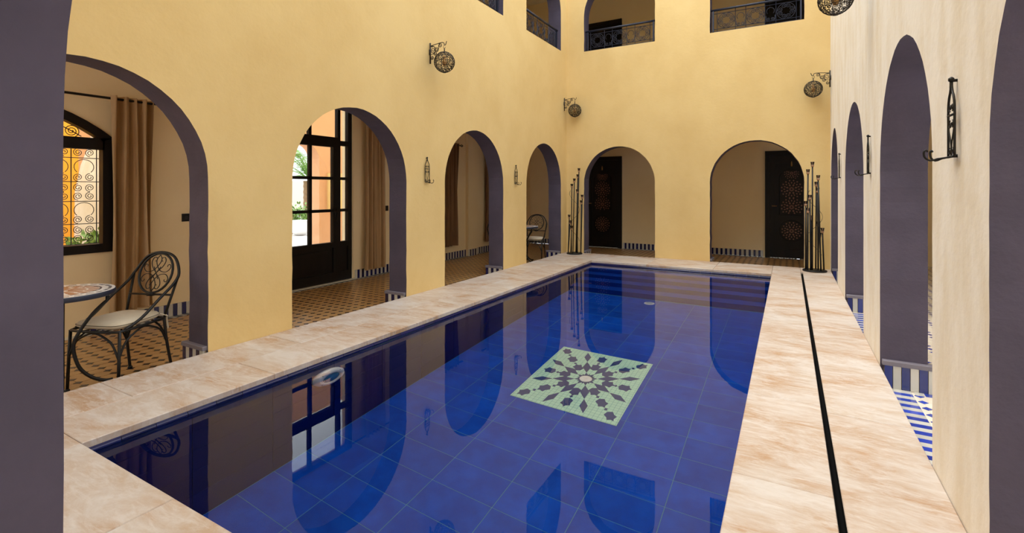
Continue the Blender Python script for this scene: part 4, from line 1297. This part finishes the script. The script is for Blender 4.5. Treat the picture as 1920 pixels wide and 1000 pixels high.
# ---------------------------------------------------------------- railings of the upper gallery
def railing(place_root, L_, label, rz):
    t = thing('balcony_railing', place_root, label, 'railing', 'scrolled iron railings in the upper gallery openings', rz)
    I = M['navy_iron']; H_ = 0.43
    MB().tube([(0.005, 0, H_ - 0.018), (L_ - 0.005, 0, H_ - 0.018)], 0.020, 8).build('handrail', I, t, True)
    MB().box(0.03, L_ - 0.03, -0.012, 0.012, 0.004, 0.030).build('bottom_rail', I, t)
    for x_ in (0.045, L_ - 0.045): MB().box(x_ - 0.013, x_ + 0.013, -0.012, 0.012, 0.002, H_ - 0.03).build('post', I, t)
    ro = MB()
    for z_ in (0.075, H_ - 0.085): ro.tube([(0.05, 0, z_), (L_ - 0.05, 0, z_)], 0.0055, 4)
    a0, a1 = 0.11, L_ - 0.11
    seg = []; wide = (a1 - a0) / 4.1
    xs = [a0, a0 + wide, a0 + wide * 1.55, a0 + wide * 2.55, a0 + wide * 3.1, a1]
    for x_ in xs: ro.tube([(x_, 0, 0.02), (x_, 0, H_ - 0.03)], 0.0055, 4)
    ro.build('rod', I, t)
    zc0 = (0.075 + H_ - 0.085) / 2; R_ = (H_ - 0.16) / 2
    for q in range(5):
        c = (xs[q] + xs[q + 1]) / 2
        s_ = MB()
        P3 = lambda pts: [(p[0], 0, p[1]) for p in pts]
        if q % 2 == 0:
            for k_ in range(8):
                a = pi / 4 * k_ + pi / 8
                s_.tube(P3(spiral(c + R_ * 0.68 * cos(a), zc0 + R_ * 0.68 * sin(a), R_ * 0.30, R_ * 0.05, a, 1.6 * (1 if k_ % 2 else -1), 11)), 0.0046, 4)
            s_.tube(P3([(c + R_ * cos(a), zc0 + R_ * sin(a)) for a in [2 * pi * i / 24 for i in range(24)]]), 0.0046, 4, closed=True)
            s_.build('scroll_wreath', I, t, True)
        else:
            w_ = (xs[q + 1] - xs[q]) * 0.42
            arc_ = [(c + w_ * 0.85 * cos(a), zc0 + 0.035 + w_ * 0.85 * sin(a)) for a in [-0.75 + (pi + 1.5) * i / 16 for i in range(17)]]
            s_.tube(P3(arc_), 0.0046, 4)
            for sg in (-1, 1):
                s_.tube(P3([(c + sg * w_, zc0 - 0.04), (c + sg * w_, zc0 - R_ + 0.03), (c + sg * w_ * 0.7, zc0 - R_ + 0.004), (c, zc0 - R_ + 0.004)]), 0.0046, 4)
                s_.tube(P3(spiral(c + sg * w_ * 0.45, zc0 - R_ + 0.034, 0.030, 0.006, -pi / 2, 1.6 * sg, 11)), 0.0046, 4)
            s_.build('horseshoe_scroll', I, t, True)
    return t
for (a, b), lab in zip(B_OPEN, ('scrolled iron railing in the left upper opening of the back wall', 'scrolled iron railing in the right upper opening of the back wall')):
    railing((a, YB + 0.08, SILL), b - a, lab, 0)
for (a, b), lab in zip(L_OPEN[1:], ('scrolled iron railing above the second arch, out of view at the top', 'scrolled iron railing over the third arch, cut by the top edge', 'scrolled iron railing in the upper opening nearest the far left corner')):
    if a < 4: continue
    railing((XL - 0.08, a, SILL), b - a, lab, pi / 2)
